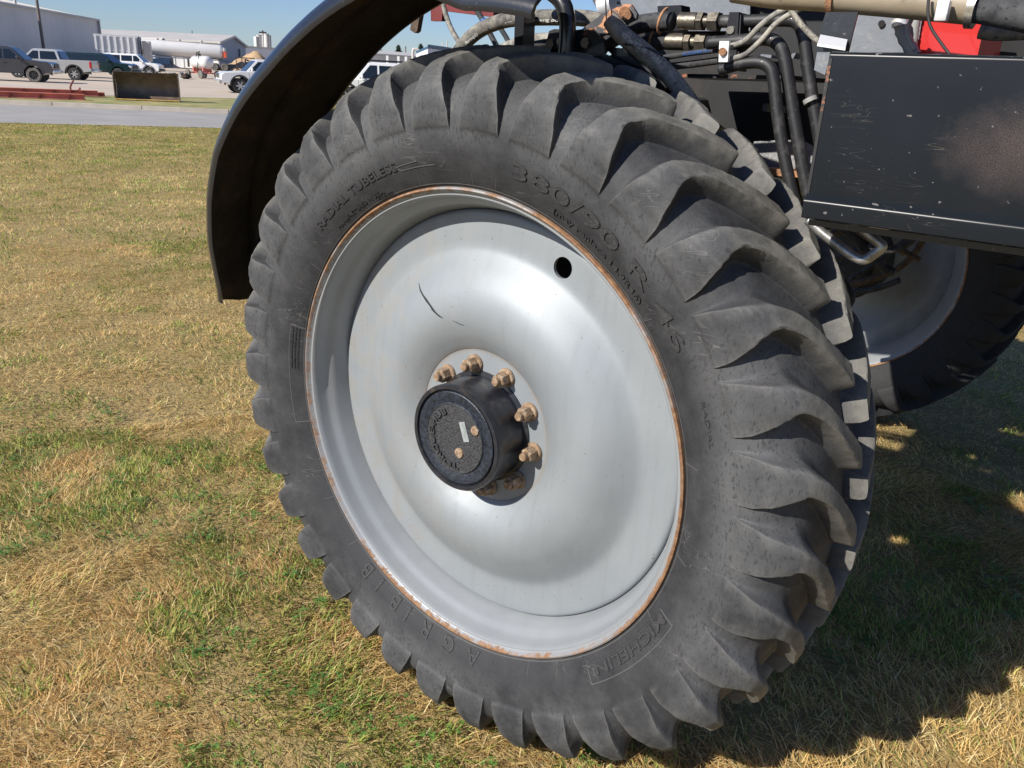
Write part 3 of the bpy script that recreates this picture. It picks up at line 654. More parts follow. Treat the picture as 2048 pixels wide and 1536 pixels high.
# --- mudguard round the front wheel
def fender():
    TH = np.linspace(76, 172.3, 72); V = []; Fc = []; mi = []
    for th in TH:
        yn = np.interp(th, [79, 142, 150, 159.5, 169, 173.5], [-.12, -.12, -.11, -.09, -.06, -.035])
        r0 = np.interp(th, [76, 86, 91, 97, 115, 123, 133, 142, 150, 159.5, 169, 173.5], [.985, .972, .995, 1.028, 1.004, .997, 1.002, 1.0, .984, .960, .940, .965])
        yf = np.interp(th, [79, 128, 135, 147, 166, 174], [.27, .285, .285, .25, .22, .2])
        f = lambda t: r0 + .066 + (1.10 - (r0 + .066)) * t
        o_ = .0085; ym = yn + .10; d_ = yf - ym; ins = lambda y: f((y - ym) / d_) - o_
        sec = [(yn - .003, r0), (yn - .007, r0 + .010), (yn - .003, r0 + .026), (yn + .012, r0 + .044), (yn + .036, r0 + .057), (yn + .07, r0 + .063), (ym, f(0)), (yf - .03, f((yf - .03 - ym) / d_)), (yf - .008, 1.094), (yf, 1.080),
               (yf - .007, 1.080), (yf - .014, 1.086), (yf - .035, ins(yf - .035)), (yn + .225, ins(yn + .225)), (yn + .215, ins(yn + .215) - .013), (yn + .195, ins(yn + .195) - .013), (yn + .185, ins(yn + .185)), (ym, f(0) - o_), (yn + .073, r0 + .063 - o_), (yn + .040, r0 + .049), (yn + .019, r0 + .038), (yn + .005, r0 + .022), (yn + .003, r0 + .006)]
        rs = 0.0
        for (y, r) in sec:
            a = rad(th + max(0, th - 158) / 14 * (y - .07) * 15); V.append(((r + rs) * math.cos(a), y, H + (r + rs) * math.sin(a)))
    n = len(sec)
    for i in range(len(TH) - 1):
        for j in range(n):
            j2 = (j + 1) % n; Fc.append((i * n + j, i * n + j2, (i + 1) * n + j2, (i + 1) * n + j)); mi.append(0 if (j < 10 or j == n - 1) else 1)
    Fc.append(tuple(range(n))); mi.append(0); Fc.append(tuple(len(V) - n + k for k in range(n))[::-1]); mi.append(0)
    return MB().add(V, Fc), mi
fm, mi = fender(); fm.m = mi
FEN = fm.build('mudguard', ['black_fender', 'fender_underside'], SPR, 40)
fb = MB()
def pol(th, r, y): a = rad(th); return Vector((r * math.cos(a), y, H + r * math.sin(a)))
R1 = Matrix.Rotation(-rad(166 - 90), 3, 'Y')
fb.box(pol(166.5, 1.083, .15), (.045, .16, .006), R1, bev=.001)
fb.box(pol(163.5, 1.060, .19), (.006, .10, .05), R1, bev=.001)
for y_ in (.105, .135): fb.cyl(pol(166.5 + (y_ - .12) * 60, 1.083, y_), pol(166.5 + (y_ - .12) * 60, 1.066, y_), .009, 10)
fb.build('mudguard_bracket', 'black_rusty', FEN)

# --- machine parts above and behind the wheel ------------------------------------------------
def PT(pts, Y):                               # picks points on planes of known distance from the wheel
    return [atY(px, py, (Y[i] if isinstance(Y, (list, tuple)) else Y)) for i, (px, py) in enumerate(pts)]
def rpx(px, py, Y, wpx): return wpx / 2 * dep(atY(px, py, Y)) / F
def hose(name, pts, Y, wpx, mat, n=14, label=None, parent=None, ribs=0, mb=None):
    P = PT(pts, Y); y0 = Y[0] if isinstance(Y, (list, tuple)) else Y
    r = rpx(pts[0][0], pts[0][1], y0, wpx); m = mb or MB(); m.tube(P, r, n, ribs=ribs)
    return m.build(name, mat, parent or SPR, 50 if ribs else 180, label) if mb is None else m
def slab(name, pts, Y, th, mat, parent=None, mb=None, mi=0):   # flat plate with a traced outline and real thickness
    m = mb or MB(); m.prism(PT(pts, Y), (0, th, 0), mi)
    return m.build(name, mat, parent or SPR) if mb is None else m
def print_on(txt, a, b, size, mat, parent, up=None, rad_=0.02, spacing=1.0):      # small raised print along a hose, facing the camera
    a = Vector(a); b = Vector(b); V, Fc = text_mesh(txt, size, .0002, 0, spacing); x0 = min(v.x for v in V); x1 = max(v.x for v in V)
    d = (b - a); L = d.length; d.normalize(); n = (CAM - (a + b) / 2); n = (n - d * n.dot(d)).normalized(); u = n.cross(d)
    k = L / (x1 - x0); Q = []
    for v in V:
        hgt = v.y - size * .35; t = (v.x - x0) * k
        al = hgt / rad_; Q.append(a + d * t + n * (math.cos(al) * rad_ + v.z + .0006) + u * math.sin(al) * rad_)
    o = mk('printed_text', Q, Fc, mat, None); o.parent = parent; o.matrix_parent_inverse = wm(parent).inverted(); return o

# side tool box with its folded lip
PX0, PX1, PZ0, PZ1 = .755, 3.4, 1.588, 1.823
bx = MB()
ring = lambda y, z, r, a0, a1, n=6: [(y + r * math.cos(rad(a0 + (a1 - a0) * i / n)), z + r * math.sin(rad(a0 + (a1 - a0) * i / n))) for i in range(n + 1)]
sec = [(.24, PZ1)] + ring(.007, PZ1 - .007, .007, 90, 180) + [(0, PZ0 + .012)] + ring(-.0035, PZ0 - .004, .0085, 125, 180, 6) + [(-.012, PZ0 - .028), (-.009, PZ0 - .030), (.006, PZ0 - .030)]
inn = [(.006, PZ0 - .020), (.006, PZ1 - .010), (.24, PZ1 - .004)]
bx.prism([(PX0 + (z - PZ0) * -.008, y, z) for y, z in sec + inn], (PX1 - PX0, 0, 0))
PANEL = bx.build('side_panel', 'panel_black', SPR, 35)
lp = MB()
lp.box(((PX0 + PX1) / 2, .02, PZ0 - .040), (PX1 - PX0 - .01, .004, .010))
lp.build('panel_underside', 'black_paint', PANEL)
MB().prism([(PX0 - .001, -.0015, PZ0 + .01), (PX0 + .0035, -.0015, PZ0 + .01), (PX0 + .0025, -.0015, PZ1 - .01), (PX0 - .003, -.0015, PZ1 - .01)], (0, .012, 0)).build('worn_edge', 'black_rusty', PANEL)
# body volume above and behind; tank added to keep sun off the far wheel
tk_ = MB(); tk_.box((1.35, 1.65, 2.85), (2.7, 2.3, 1.35), bev=.18); tk_.build('shade_tank', 'black_paint', SPR, 40)
bd = MB()
bd.box((2.15, 1.85, 2.10), (2.6, 2.6, .9), bev=.03); bd.box((.95, 1.95, 1.95), (.5, 1.9, .55), bev=.02)
bd.box((.25, 2.05, 2.02), (1.3, 1.35, .56), bev=.02); bd.box((.2, 1.65, 2.35), (2.0, 1.2, .16), bev=.02)  # first box on this line added to block sun from the far wheel
bd.build('chassis_and_shade_box', 'dark_void', SPR, 35)  # near-black colour puts the shade under the hood into these boxes
bk = MB()
slab('', [(1290, 12), (1660, 12), (1660, 470), (1560, 470), (1505, 300), (1290, 130)], .95, .02, '', mb=bk)
bk.build('cavity_shade_plate', 'dark_void', SPR)  # dark sheet standing in for the shaded cavity behind the pipes
slab('grey_side_plate', [(1226, -30), (1500, -30), (1500, 62), (1330, 62), (1262, 48), (1226, 30)], .90, .008, 'slate_paint')
slab('grey_side_plate', [(1700, 20), (1850, 22), (1850, 105), (1678, 105), (1700, 50)], .30, .006, 'slate_paint')
MB().cyl(atY(1763, 47, .299), atY(1763, 47, .294), .006, 16).build('bolt_hole', 'dark_void', SPR)
pl2 = MB(); slab('', [(1508, 283), (1600, 278), (1640, 300), (1640, 346), (1500, 342)], .80, .006, '', mb=pl2)
pl2.build('speckled_plate', 'grey_speckle', SPR)
lg = MB(); slab('', [(1495, 334), (1660, 346), (1660, 360), (1495, 347)], .74, .06, '', mb=lg); lg.build('rusty_ledge', 'rust', SPR)
lg = MB(); slab('', [(1340, 147), (1585, 151), (1585, 160), (1340, 154)], .60, .30, '', mb=lg); lg.build('frame_ledge', 'black_rusty', SPR)
for q in ([(1522, 108), (1543, 110), (1542, 116), (1520, 114)], [(1584, 107), (1592, 106), (1586, 117), (1580, 116)], [(1526, 207), (1534, 207), (1534, 224), (1524, 222)], [(1560, 212), (1568, 214), (1569, 226), (1562, 224)]):
    slab('frame_rung', q, .88, .05, 'slate_paint')
for (a, b) in (((1587, 168), (1594, 206)), ((1629, 184), (1634, 208)), ((1575, 285), (1585, 352)), ((1607, 286), (1619, 352))):
    MB().cyl(atY(a[0], a[1], .70), atY(b[0], b[1], .70), .0032, 8).build('steel_strip', 'conduit', SPR)
# red boom and its lugs seen between mudguard and frame
rb = MB(); slab('', [(800, -20), (1000, -20), (985, 34), (905, 24), (842, 16), (800, 8)], .85, .10, '', mb=rb); RB = rb.build('boom_tube', 'red_dark', SPR)
slab('boom_lug', [(861, 15), (884, 20), (885, 26), (883, 42), (862, 42)], .84, .02, 'red_dark', parent=RB)
slab('boom_lug', [(827, 15), (842, 17), (834, 62), (829, 66), (820, 60)], .80, .02, 'hose_brown', parent=RB)
# hoses at the top
hs_ = hose('hose', [(880, -25), (887, 12), (899, 50), (914, 78), (930, 102)], .55, 10, 'hose_thin', label='thin dusty hose hanging from the top of the frame')
hs2 = hose('hose', [(935, -15), (955, 22), (975, 58), (995, 95), (1010, 120)], .75, 11, 'hose_black')
MB().tube(PT([(966, 40), (974, 54)], .748), rpx(970, 48, .748, 13), 14, smoothpts=False).build('blue_mark', 'print_blue', hs2)
hose('hose', [(1000, 55), (1012, 74), (1020, 90)], .80, 10, 'hose_black')
big = hose('hose', [(905, 122), (918, 103), (938, 78), (968, 56), (1010, 41), (1060, 36), (1120, 35), (1180, 38), (1225, 52)], [.52, .5, .5, .5, .5, .5, .5, .5, .5], 27, 'hose_dusty', n=20)
def pr(txt, p0, p1, Y, wpx, sz, parent, mat='print_white'):
    print_on(txt, atY(*p0, Y), atY(*p1, Y), sz, mat, parent, rad_=rpx(p0[0], p0[1], Y, wpx))
pr('Aeroquip', (936, 82), (960, 62), .5, 27, .014, big); pr('JTEC', (1018, 41), (1032, 39), .5, 27, .012, big)
pr('H Running Board Hose FC', (1050, 38), (1200, 42), .5, 27, .013, big)
hose('hose', [(990, 108), (1020, 92), (1060, 80), (1110, 78), (1150, 84)], .62, 22, 'hose_light', n=16)
hose('hose', [(1040, 100), (1080, 88), (1120, 86), (1160, 92)], .56, 16, 'hose_black', n=16)
hf = hose('hose', [(1222, 40), (1240, 66), (1268, 88), (1308, 122), (1350, 165), (1395, 228), (1430, 290), (1450, 330)], [.40, .40, .40, .42, .44, .46, .48, .50], 35, 'hose_light', n=22, label='thick pale dusty hose crossing in front of the fittings')
pr('10 S27 (Type) 250 ISO 1505', (1251, 73), (1298, 107), .385, 34, .015, hf); pr('R2 (1 WP) 500 (IR2) 42', (1298, 104), (1326, 130), .40, 34, .015, hf)
hose('hose', [(1180, 105), (1225, 78), (1270, 52), (1310, 44), (1345, 42)], .52, 33, 'hose_black', n=18)
hose('hose', [(1190, 150), (1240, 118), (1290, 90), (1322, 82), (1340, 81)], .55, 32, 'hose_black', n=18)
hose('hose', [(1215, 145), (1250, 135), (1290, 126), (1330, 118)], .58, 20, 'hose_light', n=14)
hb = hose('hose', [(1315, 118), (1370, 108), (1440, 99), (1500, 90)], .50, 11, 'hose_black', n=12)
pr('SAE J1527 (ISO 8469) 10 MPa - 1450 PSI', (1368, 108), (1440, 98), .5, 11, .010, hb, 'print_blue')
hose('hose', [(1290, 134), (1350, 132), (1430, 122), (1440, 120)], .52, 14, 'hose_black', n=12)
for pts in ([(1440, 97), (1465, 91), (1492, 80), (1520, 52), (1548, 30), (1590, 6)], [(1440, 120), (1465, 117), (1492, 108), (1525, 78), (1556, 44), (1606, 14)]):
    hose('hose', pts, .43, 11, 'hose_light', n=12)
def fitting(x0, x1, y, Y, w):
    t = MB(); f = lambda x: atY(x, y + (x - x0) * .02, Y); r = rpx(x0, y, Y, w)
    t.cyl(f(x0), f(x0 + (x1 - x0) * .44), r, 20)
    t.tube([f(x0 + (x1 - x0) * .46), f(x0 + (x1 - x0) * .60)], r * 1.10, 6, smoothpts=False)
    t.cyl(f(x0 + (x1 - x0) * .58), f(x0 + (x1 - x0) * .76), r * .68, 16)
    t.tube([f(x0 + (x1 - x0) * .74), f(x0 + (x1 - x0) * .99)], r * 1.12, 6, smoothpts=False)
    return t.build('hose_fitting', 'old_zinc', SPR, 35)
fitting(1361, 1440, 42, .50, 33); fitting(1336, 1415, 83, .52, 32)
for (x, y, Y, w) in ((1328, 42, .50, 46), (1310, 76, .54, 44)):
    c = atY(x, y, Y); r = rpx(x, y, Y, w); V = MB(); V.tube([c + Vector((math.sin(a) * r * .25, -abs(math.cos(a)) * r * .9, math.sin(a) * r)) for a in np.linspace(-1.5, 1.5, 9)], r * .12, 8)
    V.build('u_clamp', 'rust', SPR, 180)
slab('clamp_block', [(1315, 12), (1362, 10), (1364, 30), (1358, 62), (1316, 60)], .58, .05, 'black_paint')
# black bent pipes
for pts, w, Y in (([(1440, 43), (1500, 42), (1560, 40), (1592, 44), (1606, 68), (1612, 105), (1622, 180), (1634, 250), (1645, 310)], 24, .50),
                  ([(1415, 86), (1480, 82), (1530, 78), (1556, 88), (1570, 120), (1580, 185), (1594, 270), (1612, 370), (1622, 410)], 25, .47),
                  ([(1440, 140), (1480, 128), (1518, 125), (1540, 136), (1548, 165), (1556, 235), (1568, 310), (1583, 380), (1592, 410)], 24, .44)):
    P = hose('steel_pipe', pts, Y, w, 'black_dusty', n=18)
MB().tube(PT([(1619, 196), (1622, 204)], .49), rpx(1620, 200, .49, 28), 18, smoothpts=False).build('pipe_sleeve', 'conduit', SPR, 40)
slab('clamp_bar', [(1459, 24), (1478, 24), (1474, 84), (1470, 142), (1444, 142), (1448, 84)], .47, .014, 'black_paint')
slab('clamp_bar', [(1476, 24), (1482, 30), (1476, 142), (1470, 142)], .475, .05, 'black_dusty')
cp = MB(); slab('', [(1439, 82), (1458, 82), (1455, 124), (1437, 124)], .405, .010, '', mb=cp); CP = cp.build('clamp_plate', 'aluminium', SPR)
MB().cyl(atY(1445, 103, .405), atY(1445, 103, .397), .0085, 14).build('bolt', 'rust', CP, 35)
MB().cyl(atY(1460, 60, .47), atY(1460, 60, .463), .0085, 14).build('bolt', 'zinc', SPR, 35)
# brackets over the wheel
slab('rusty_bracket', [(1156, 64), (1204, 28), (1248, 8), (1262, 9), (1274, 28), (1272, 38), (1201, 74), (1186, 60)], .44, .010, 'plate_rusty')
MB().cyl(atY(1249, 25, .44), atY(1249, 25, .42), .014, 8).cyl(atY(1253, 30, .43), atY(1253, 30, .39), .011, 16).build('bolt', 'rust', SPR, 35)
slab('support_post', [(1030, 22), (1048, 24), (1046, 92), (1028, 92)], .42, .05, 'black_paint')
arch = MB(); arch.tube(PT([(1060, -40), (1100, -18), (1122, 2), (1133, 30), (1135, 70), (1132, 112)], .40), rpx(1130, 30, .40, 34), 18)
arch.build('bent_support', 'black_fender', SPR, 180)
sb = MB(); slab('', [(1098, 62), (1108, 58), (1150, 60), (1184, 56), (1206, 78), (1210, 104), (1200, 118), (1100, 108), (1092, 86)], .43, .012, '', mb=sb); SB = sb.build('support_plate', 'black_rusty', SPR)
for x, y, m_ in ((1123, 84, 'zinc'), (1171, 86, 'old_zinc'), (1101, 88, 'old_zinc')):
    b = MB(); b.cyl(atY(x, y, .43), atY(x, y, .427), .0125, 18); b.tube([atY(x, y, .427), atY(x, y, .419)], .009, 6, smoothpts=False); b.cyl(atY(x, y, .42), atY(x, y, .415), .0048, 10)
    b.build('bolt', m_, SB, 35)
slab('splash_plate', [(712, 180), (800, 131), (870, 107), (940, 95), (1000, 93), (1060, 92), (1100, 96), (1210, 108), (1300, 150), (1330, 175), (1300, 260), (1000, 300), (720, 260)], .43, .008, 'black_paint')
MB().sphere(atY(905, 101, .425), .007).build('bolt', 'rust', SPR, 180)
slab('diagonal_strut', [(1206, 92), (1240, 96), (1400, 230), (1460, 300), (1440, 320), (1380, 262)], .46, .02, 'black_paint')
# upper glossy hood edge and round canister
MB().cyl(atY(1196, -30, .70), atY(1222, 22, .70), .032, 24).build('canister', 'slate_paint', SPR, 40)
MB().tube(PT([(1205, 14), (1230, 6)], .68), .034, 24, smoothpts=False).build('canister_clamp', 'aluminium', SPR, 40)
hose('cable', [(1211, -10), (1212, 20), (1214, 45), (1220, 60)], .42, 3, 'cable_tie', n=8)
hose('cable_tie', [(1218, 60), (1232, 68), (1242, 80), (1246, 92)], .39, 4, 'conduit', n=8)
hose('cable_tie', [(1250, 88), (1275, 92), (1305, 100), (1325, 112)], .372, 4, 'cable_tie', n=8)
# beige suction pipe with clamps and the black hose that follows
bp_ = hose('suction_pipe', [(1470, -26), (1560, -14), (1650, -10), (1760, -2), (1860, 6), (1950, 14)], .12, 58, 'pipe_beige', n=28, label='beige suction pipe across the top')
MB().tube(PT([(1664, -8), (1676, -7)], .12), rpx(1670, -8, .12, 72), 28, smoothpts=False).build('pipe_clamp', 'rust', bp_, 40)
MB().tube(PT([(1896, 9), (1914, 10)], .12), rpx(1905, 9, .12, 62), 28, smoothpts=False).build('pipe_clamp', 'aluminium', bp_, 40)
MB().tube(PT([(1940, 14), (1956, 15)], .12), rpx(1948, 14, .12, 80), 28, smoothpts=False).build('pipe_clamp', 'zinc', bp_, 40)
cl = MB(); cl.box(atY(1886, 22, .075), (.018, .02, .03), bev=.002); cl.cyl(atY(1878, 26, .07), atY(1896, 26, .07), .004, 10); cl.build('pipe_clamp', 'aluminium', bp_, 40)
hose('rubber_hose', [(1955, 16), (1990, 22), (2030, 30), (2110, 44)], .12, 56, 'hose_black', n=24)
hose('cable', [(1858, -10), (1856, 25), (1862, 55), (1885, 90), (1900, 110)], .08, 6, 'cable_tie', n=10)
slab('', [(0, 0)], 0, 0, '', mb=MB()) if False else None
rx = MB(); slab('', [(1848, 14), (1972, 22), (1966, 62), (1955, 112), (1832, 112)], .26, .22, '', mb=rx); rx.build('red_housing', 'red_paint', SPR)
hose('corrugated_conduit', [(1798, 10), (1800, 40), (1806, 70), (1830, 112)], .22, 27, 'conduit', n=18, ribs=5)
hose('corrugated_conduit', [(1838, 20), (1830, 50), (1826, 80), (1822, 112)], .25, 20, 'conduit', n=18, ribs=5)
MB().tube(PT([(1799, 38), (1800, 52)], .219), rpx(1800, 45, .219, 31), 18, smoothpts=False).build('pipe_sleeve', 'aluminium', SPR, 40)
hose('cable', [(1828, 30), (1816, 55), (1818, 78), (1830, 100)], .19, 9, 'conduit', n=10)
hose('braided_hose', [(1960, 62), (2000, 66), (2080, 62)], .20, 30, 'hose_dusty', n=18)
br = MB(); slab('', [(1652, 24), (1716, 24), (1706, 62), (1696, 104), (1632, 104), (1640, 62)], .06, .006, '', mb=br); BR = br.build('strap_bracket', 'black_paint', SPR)
MB().prism(PT([(1640, 74), (1694, 84), (1690, 101), (1634, 92)], [.055, .055, .035, .035]), (0, 0, .004)).build('bracket_foot', 'aluminium', BR)
slab('strap_bracket', [(1634, 104), (1662, 104), (1650, 150), (1628, 140)], .10, .006, 'slate_paint')
hose('cable', [(1575, 8), (1595, 40), (1622, 70), (1648, 92)], .30, 12, 'hose_thin', n=10)
# hitch rod under the box, hoses by the far wheel
hose('step_rod', [(1694, 430), (1726, 458), (1756, 484), (1763, 490), (1762, 498), (1748, 508), (1734, 518), (1722, 519), (1700, 508), (1668, 484), (1640, 462), (1616, 440)], .10, 20, 'rod_steel', n=16)
for i, (pts, w, m_, Y) in enumerate([([(1600, 500), (1660, 520), (1720, 500), (1790, 500), (1840, 470)], 12, 'hose_black', 2.2), ([(1640, 575), (1720, 565), (1790, 540), (1830, 505), (1850, 470)], 13, 'hose_brown', 2.5),
        ([(1650, 470), (1740, 455), (1830, 465), (1880, 455)], 14, 'hose_brown', 2.0), ([(1640, 540), (1700, 520), (1770, 470), (1800, 440)], 9, 'hose_black', 2.3), ([(1700, 560), (1760, 520), (1810, 480), (1840, 450)], 11, 'hose_black', 2.6),
        ([(1650, 590), (1700, 585), (1750, 578), (1800, 560)], 12, 'hose_black', 2.7), ([(1690, 440), (1740, 480), (1800, 500), (1840, 520)], 10, 'hose_brown', 2.3), ([(1640, 420), (1700, 470), (1760, 530), (1790, 545)], 16, 'hose_black', 1.8), ([(1620, 480), (1680, 560), (1700, 600), (1660, 640)], 20, 'dark_void', 1.6)]):
    hose('hose', pts, Y, w, m_, n=10)
for x, y in ((1812, 462), (1835, 475), (1800, 505)):
    MB().tube([atY(x, y, 2.4), atY(x + 10, y - 8, 2.4)], rpx(x, y, 2.4, 22), 6, smoothpts=False).build('hose_fitting', 'old_zinc', SPR, 35)

# ================================================================ background
simple('shed_wall', (0.66, 0.62, 0.57), 0.6, var=0.05, scale=0.3)
simple('shed_trim', (0.42, 0.40, 0.38), 0.6, var=0.05, scale=1)
simple('galv_roof', (0.50, 0.47, 0.43), 0.5, var=0.08, scale=0.3)
simple('blue_wall', (0.245, 0.275, 0.33), 0.6, var=0.05, scale=0.3)
simple('white_metal', (0.60, 0.60, 0.60), 0.4, var=0.06, scale=0.5, dirt=(0.45, 0.40, 0.34), dirtamt=0.3, dscale=1.2)
simple('white_paint', (0.78, 0.78, 0.78), 0.28, var=0.02, coat=0.5)
simple('silver_car', (0.50, 0.49, 0.47), 0.3, 0.4, var=0.04, coat=0.5)
simple('grey_car', (0.055, 0.055, 0.062), 0.32, 0.3, var=0.08, coat=0.5)
simple('green_car', (0.006, 0.022, 0.024), 0.2, 0.2, var=0.05, coat=0.6)
simple('car_glass', (0.012, 0.018, 0.024), 0.08, 0.0, var=0.1, coat=0.3)
simple('car_tyre', (0.035, 0.035, 0.036), 0.8, var=0.2)
simple('dusty_tyre', (0.15, 0.14, 0.125), 0.85, var=0.25, scale=8)
simple('car_rim', (0.55, 0.55, 0.55), 0.3, 0.7, var=0.05)
simple('black_rim', (0.02, 0.02, 0.02), 0.4)
simple('plastic_black', (0.015, 0.015, 0.016), 0.5)
simple('lens_red', (0.45, 0.02, 0.02), 0.2)
simple('lens_amber', (0.65, 0.22, 0.08), 0.25)
simple('lens_clear', (0.65, 0.67, 0.68), 0.15)
simple('chrome', (0.62, 0.62, 0.62), 0.18, 0.9)
simple('steel_plate', (0.17, 0.13, 0.095), 0.5, 0.3, var=0.4, scale=2.5, dirt=(0.15, 0.11, 0.08), dirtamt=0.45, dscale=1.6)
simple('cutting_edge', (0.52, 0.33, 0.10), 0.8, var=0.3, scale=8)
simple('red_steel', (0.55, 0.17, 0.13), 0.75, var=0.2, scale=2, dirt=(0.22, 0.08, 0.06), dirtamt=0.3)
simple('dark_steel', (0.05, 0.045, 0.04), 0.6, var=0.4, scale=4)
simple('tank_white', (0.68, 0.67, 0.65), 0.28, 0.1, var=0.04, scale=0.6, coat=0.4, dirt=(0.55, 0.50, 0.42), dirtamt=0.32, dscale=0.7)
simple('orange_red', (0.62, 0.10, 0.05), 0.5)
simple('sand', (0.42, 0.29, 0.17), 0.95, var=0.2, scale=0.8, bmp=0.6, bscale=3)
simple('wood_pole', (0.17, 0.14, 0.125), 0.8, var=0.2, scale=2)
simple('silo', (0.55, 0.54, 0.52), 0.6, var=0.08, scale=0.5)
simple('spruce', (0.035, 0.06, 0.032), 0.9, var=0.4, scale=2)
simple('bark', (0.10, 0.075, 0.055), 0.9)
simple('trim_blue', (0.03, 0.09, 0.17), 0.5)
simple('blue_item', (0.02, 0.05, 0.11), 0.5)

def wall_ribs(m, p, q, z0, z1, pitch=0.9, d=0.05, mi=0):   # ribbed sheet-metal wall with real ribs
    p = Vector(p); q = Vector(q); L = (q - p).length; u = (q - p).normalized(); nrm = Vector((u.y, -u.x, 0)); n = max(2, int(L / pitch))
    if nrm.dot(Vector((CAM.x, CAM.y, 0)) - p) < 0: nrm = -nrm
    V = []; 
    for i in range(n):
        for s, e in ((0, 0), (.62, 0), (.70, 1), (.92, 1)):
            w_ = p + u * ((i + s) * L / n) + nrm * d * e
            V.append(w_)
    V.append(q); k = len(V)
    m.add([Vector((v.x, v.y, z0)) for v in V] + [Vector((v.x, v.y, z1 if not callable(z1) else z1((v - p).dot(u) / L))) for v in V],
          [(i, i + 1, i + 1 + k, i + k) for i in range(k - 1)], mi)

# --- grey warehouse at the left
def elev(px, py, D): return (CAM + ray(px, py) * D).z
A = place(-260, 62, 0.1); B = place(203, 112, 0.1); hA = elev(-260, -52, 62); hB = elev(196, 45, 112)
dirn = (B - A).normalized(); back = Vector((-dirn.y, dirn.x, 0)); back = back if back.dot(A - CAM) > 0 else -back
hz = (hA + hB) / 2
WH = thing('warehouse', 'long plain grey sheet-metal warehouse at the left edge', 'warehouse', ((A + B) / 2)[:])
m = MB(); wall_ribs(m, A, B, -1, hz, 1.6, .025); m.add([B + Vector((0, 0, -1)), B + back * 26 + Vector((0, 0, -1)), B + back * 26 + Vector((0, 0, hz - B.z)), B + back * 13 + Vector((0, 0, hz + 2 - B.z)), B + Vector((0, 0, hz - B.z))], [(0, 1, 2, 3, 4)])
m.build('wall', 'shed_wall', WH)
def up(v, z): return Vector((v.x, v.y, z))
MB().prism([up(A - back * .3, hz + .02), up(A + back * 13, hz + 1.7), up(A + back * 26.3, hz), up(A + back * 26.3, hz - .15), up(A + back * 13, hz + 1.5), up(A - back * .3, hz - .22)], B - A + dirn * .3).build('roof', 'galv_roof', WH)
MB().box(up(B - back * .12, hz / 2 - .4), (.35, .35, hz + .6), Rz(math.atan2(dirn.y, dirn.x))).build('corner_trim', 'shed_trim', WH)
q = place(98, 99.0); MB().cyl(up(q + back * 3, hz - 1), up(q + back * 3, elev(97, 6, 99)), .17, 10).build('vent_pipe', 'galv_roof', WH, 40)
q = place(30, 93.0) - back * .7; MB().tube([up(q, 2.0), up(q, elev(30, 92, 93)), up(q - dirn * 1.0, elev(26, 90, 93)), up(q - dirn * 1.2, elev(26, 92, 93))], .12, 8, smoothpts=False).build('elbow_pipe', 'plastic_black', WH, 40)
# --- second shed with a gable, behind the tankers
D1 = 128.0; D2 = 150.0; DG = 150
c0 = place(150, 132, .6); c1 = place(439, D1, .6); c2 = place(493, D1 + 22, .6)
he = elev(439, 83, D1); hr = elev(467, 75.5, D1 + 10)
SH = thing('metal_shed', 'long white-walled metal shed with a tan roof and blue-grey gable end', 'shed', c1[:])
m = MB(); wall_ribs(m, c0, c1, -1, he, 1.5, .12); m.build('side_wall', 'white_metal', SH)
g = (c2 - c1); mid = c1 + g * .5; hr = elev(466, 75.5, (D1 + D1 + 22) / 2)
m = MB(); m.prism([up(c1, -1), up(c2, -1), up(c2, he), up(mid, hr), up(c1, he)], (c0 - c1).normalized() * .2); m.build('gable_wall', 'blue_wall', SH)
u = c0 - c1; ov = -u.normalized() * .5; gd = g.normalized()
m = MB(); m.prism([up(c1 - gd * .6 + ov, he - .35), up(mid + ov, hr + .05), up(c2 + gd * .6 + ov, he - .35), up(c2 + gd * .6 + ov, he - .05), up(mid + ov, hr + .35), up(c1 - gd * .6 + ov, he - .05)], u * 1.3)
m.build('roof', 'galv_roof', SH)
q = c1 + gd * (g.length * .72); MB().box(up(q - u.normalized() * -.02 + ov * .1, 3.0), (.9, .5, 2.1), Rz(math.atan2(gd.y, gd.x))).build('door', 'slate_paint', SH)
q = place(389, 150.0); MB().cyl(up(q, he - 1), up(q, elev(389, 62, 150)), .07, 8).build('antenna', 'dark_steel', SH)
# little shed in front of it
e0 = place(240, 128, .6); e1 = place(333, 118, .6); e2 = place(345, 124, .6); hh_ = elev(320, 93, 118); ht = elev(332, 80.5, 120)
v_, r_ = rdir(330); e1 = place(317, 118, .6); e2 = e1 + r_ * 2.0 + v_ * 2.6 ; e2 = place(344, 121, .6); md = (e1 + e2) / 2
LS = thing('storage_shed', 'small grey storage shed with a pale gabled roof behind the white trailers', 'shed', e1[:])
m = MB(); m.prism([up(e1, -1), up(e2, -1), up(e2, hh_), up(md, ht), up(e1, hh_)], (e0 - e1)); m.build('wall', 'blue_wall', LS)
gd2 = (e2 - e1).normalized(); uu = (e0 - e1)
m = MB(); m.prism([up(e1 - gd2 * .3, hh_ - .1), up(md, ht + .08), up(e2 + gd2 * .3, hh_ - .1), up(e2 + gd2 * .3, hh_ + .12), up(md, ht + .3), up(e1 - gd2 * .3, hh_ + .12)], uu * 1.02 - uu.normalized() * -.2); m.build('roof', 'galv_roof', LS)
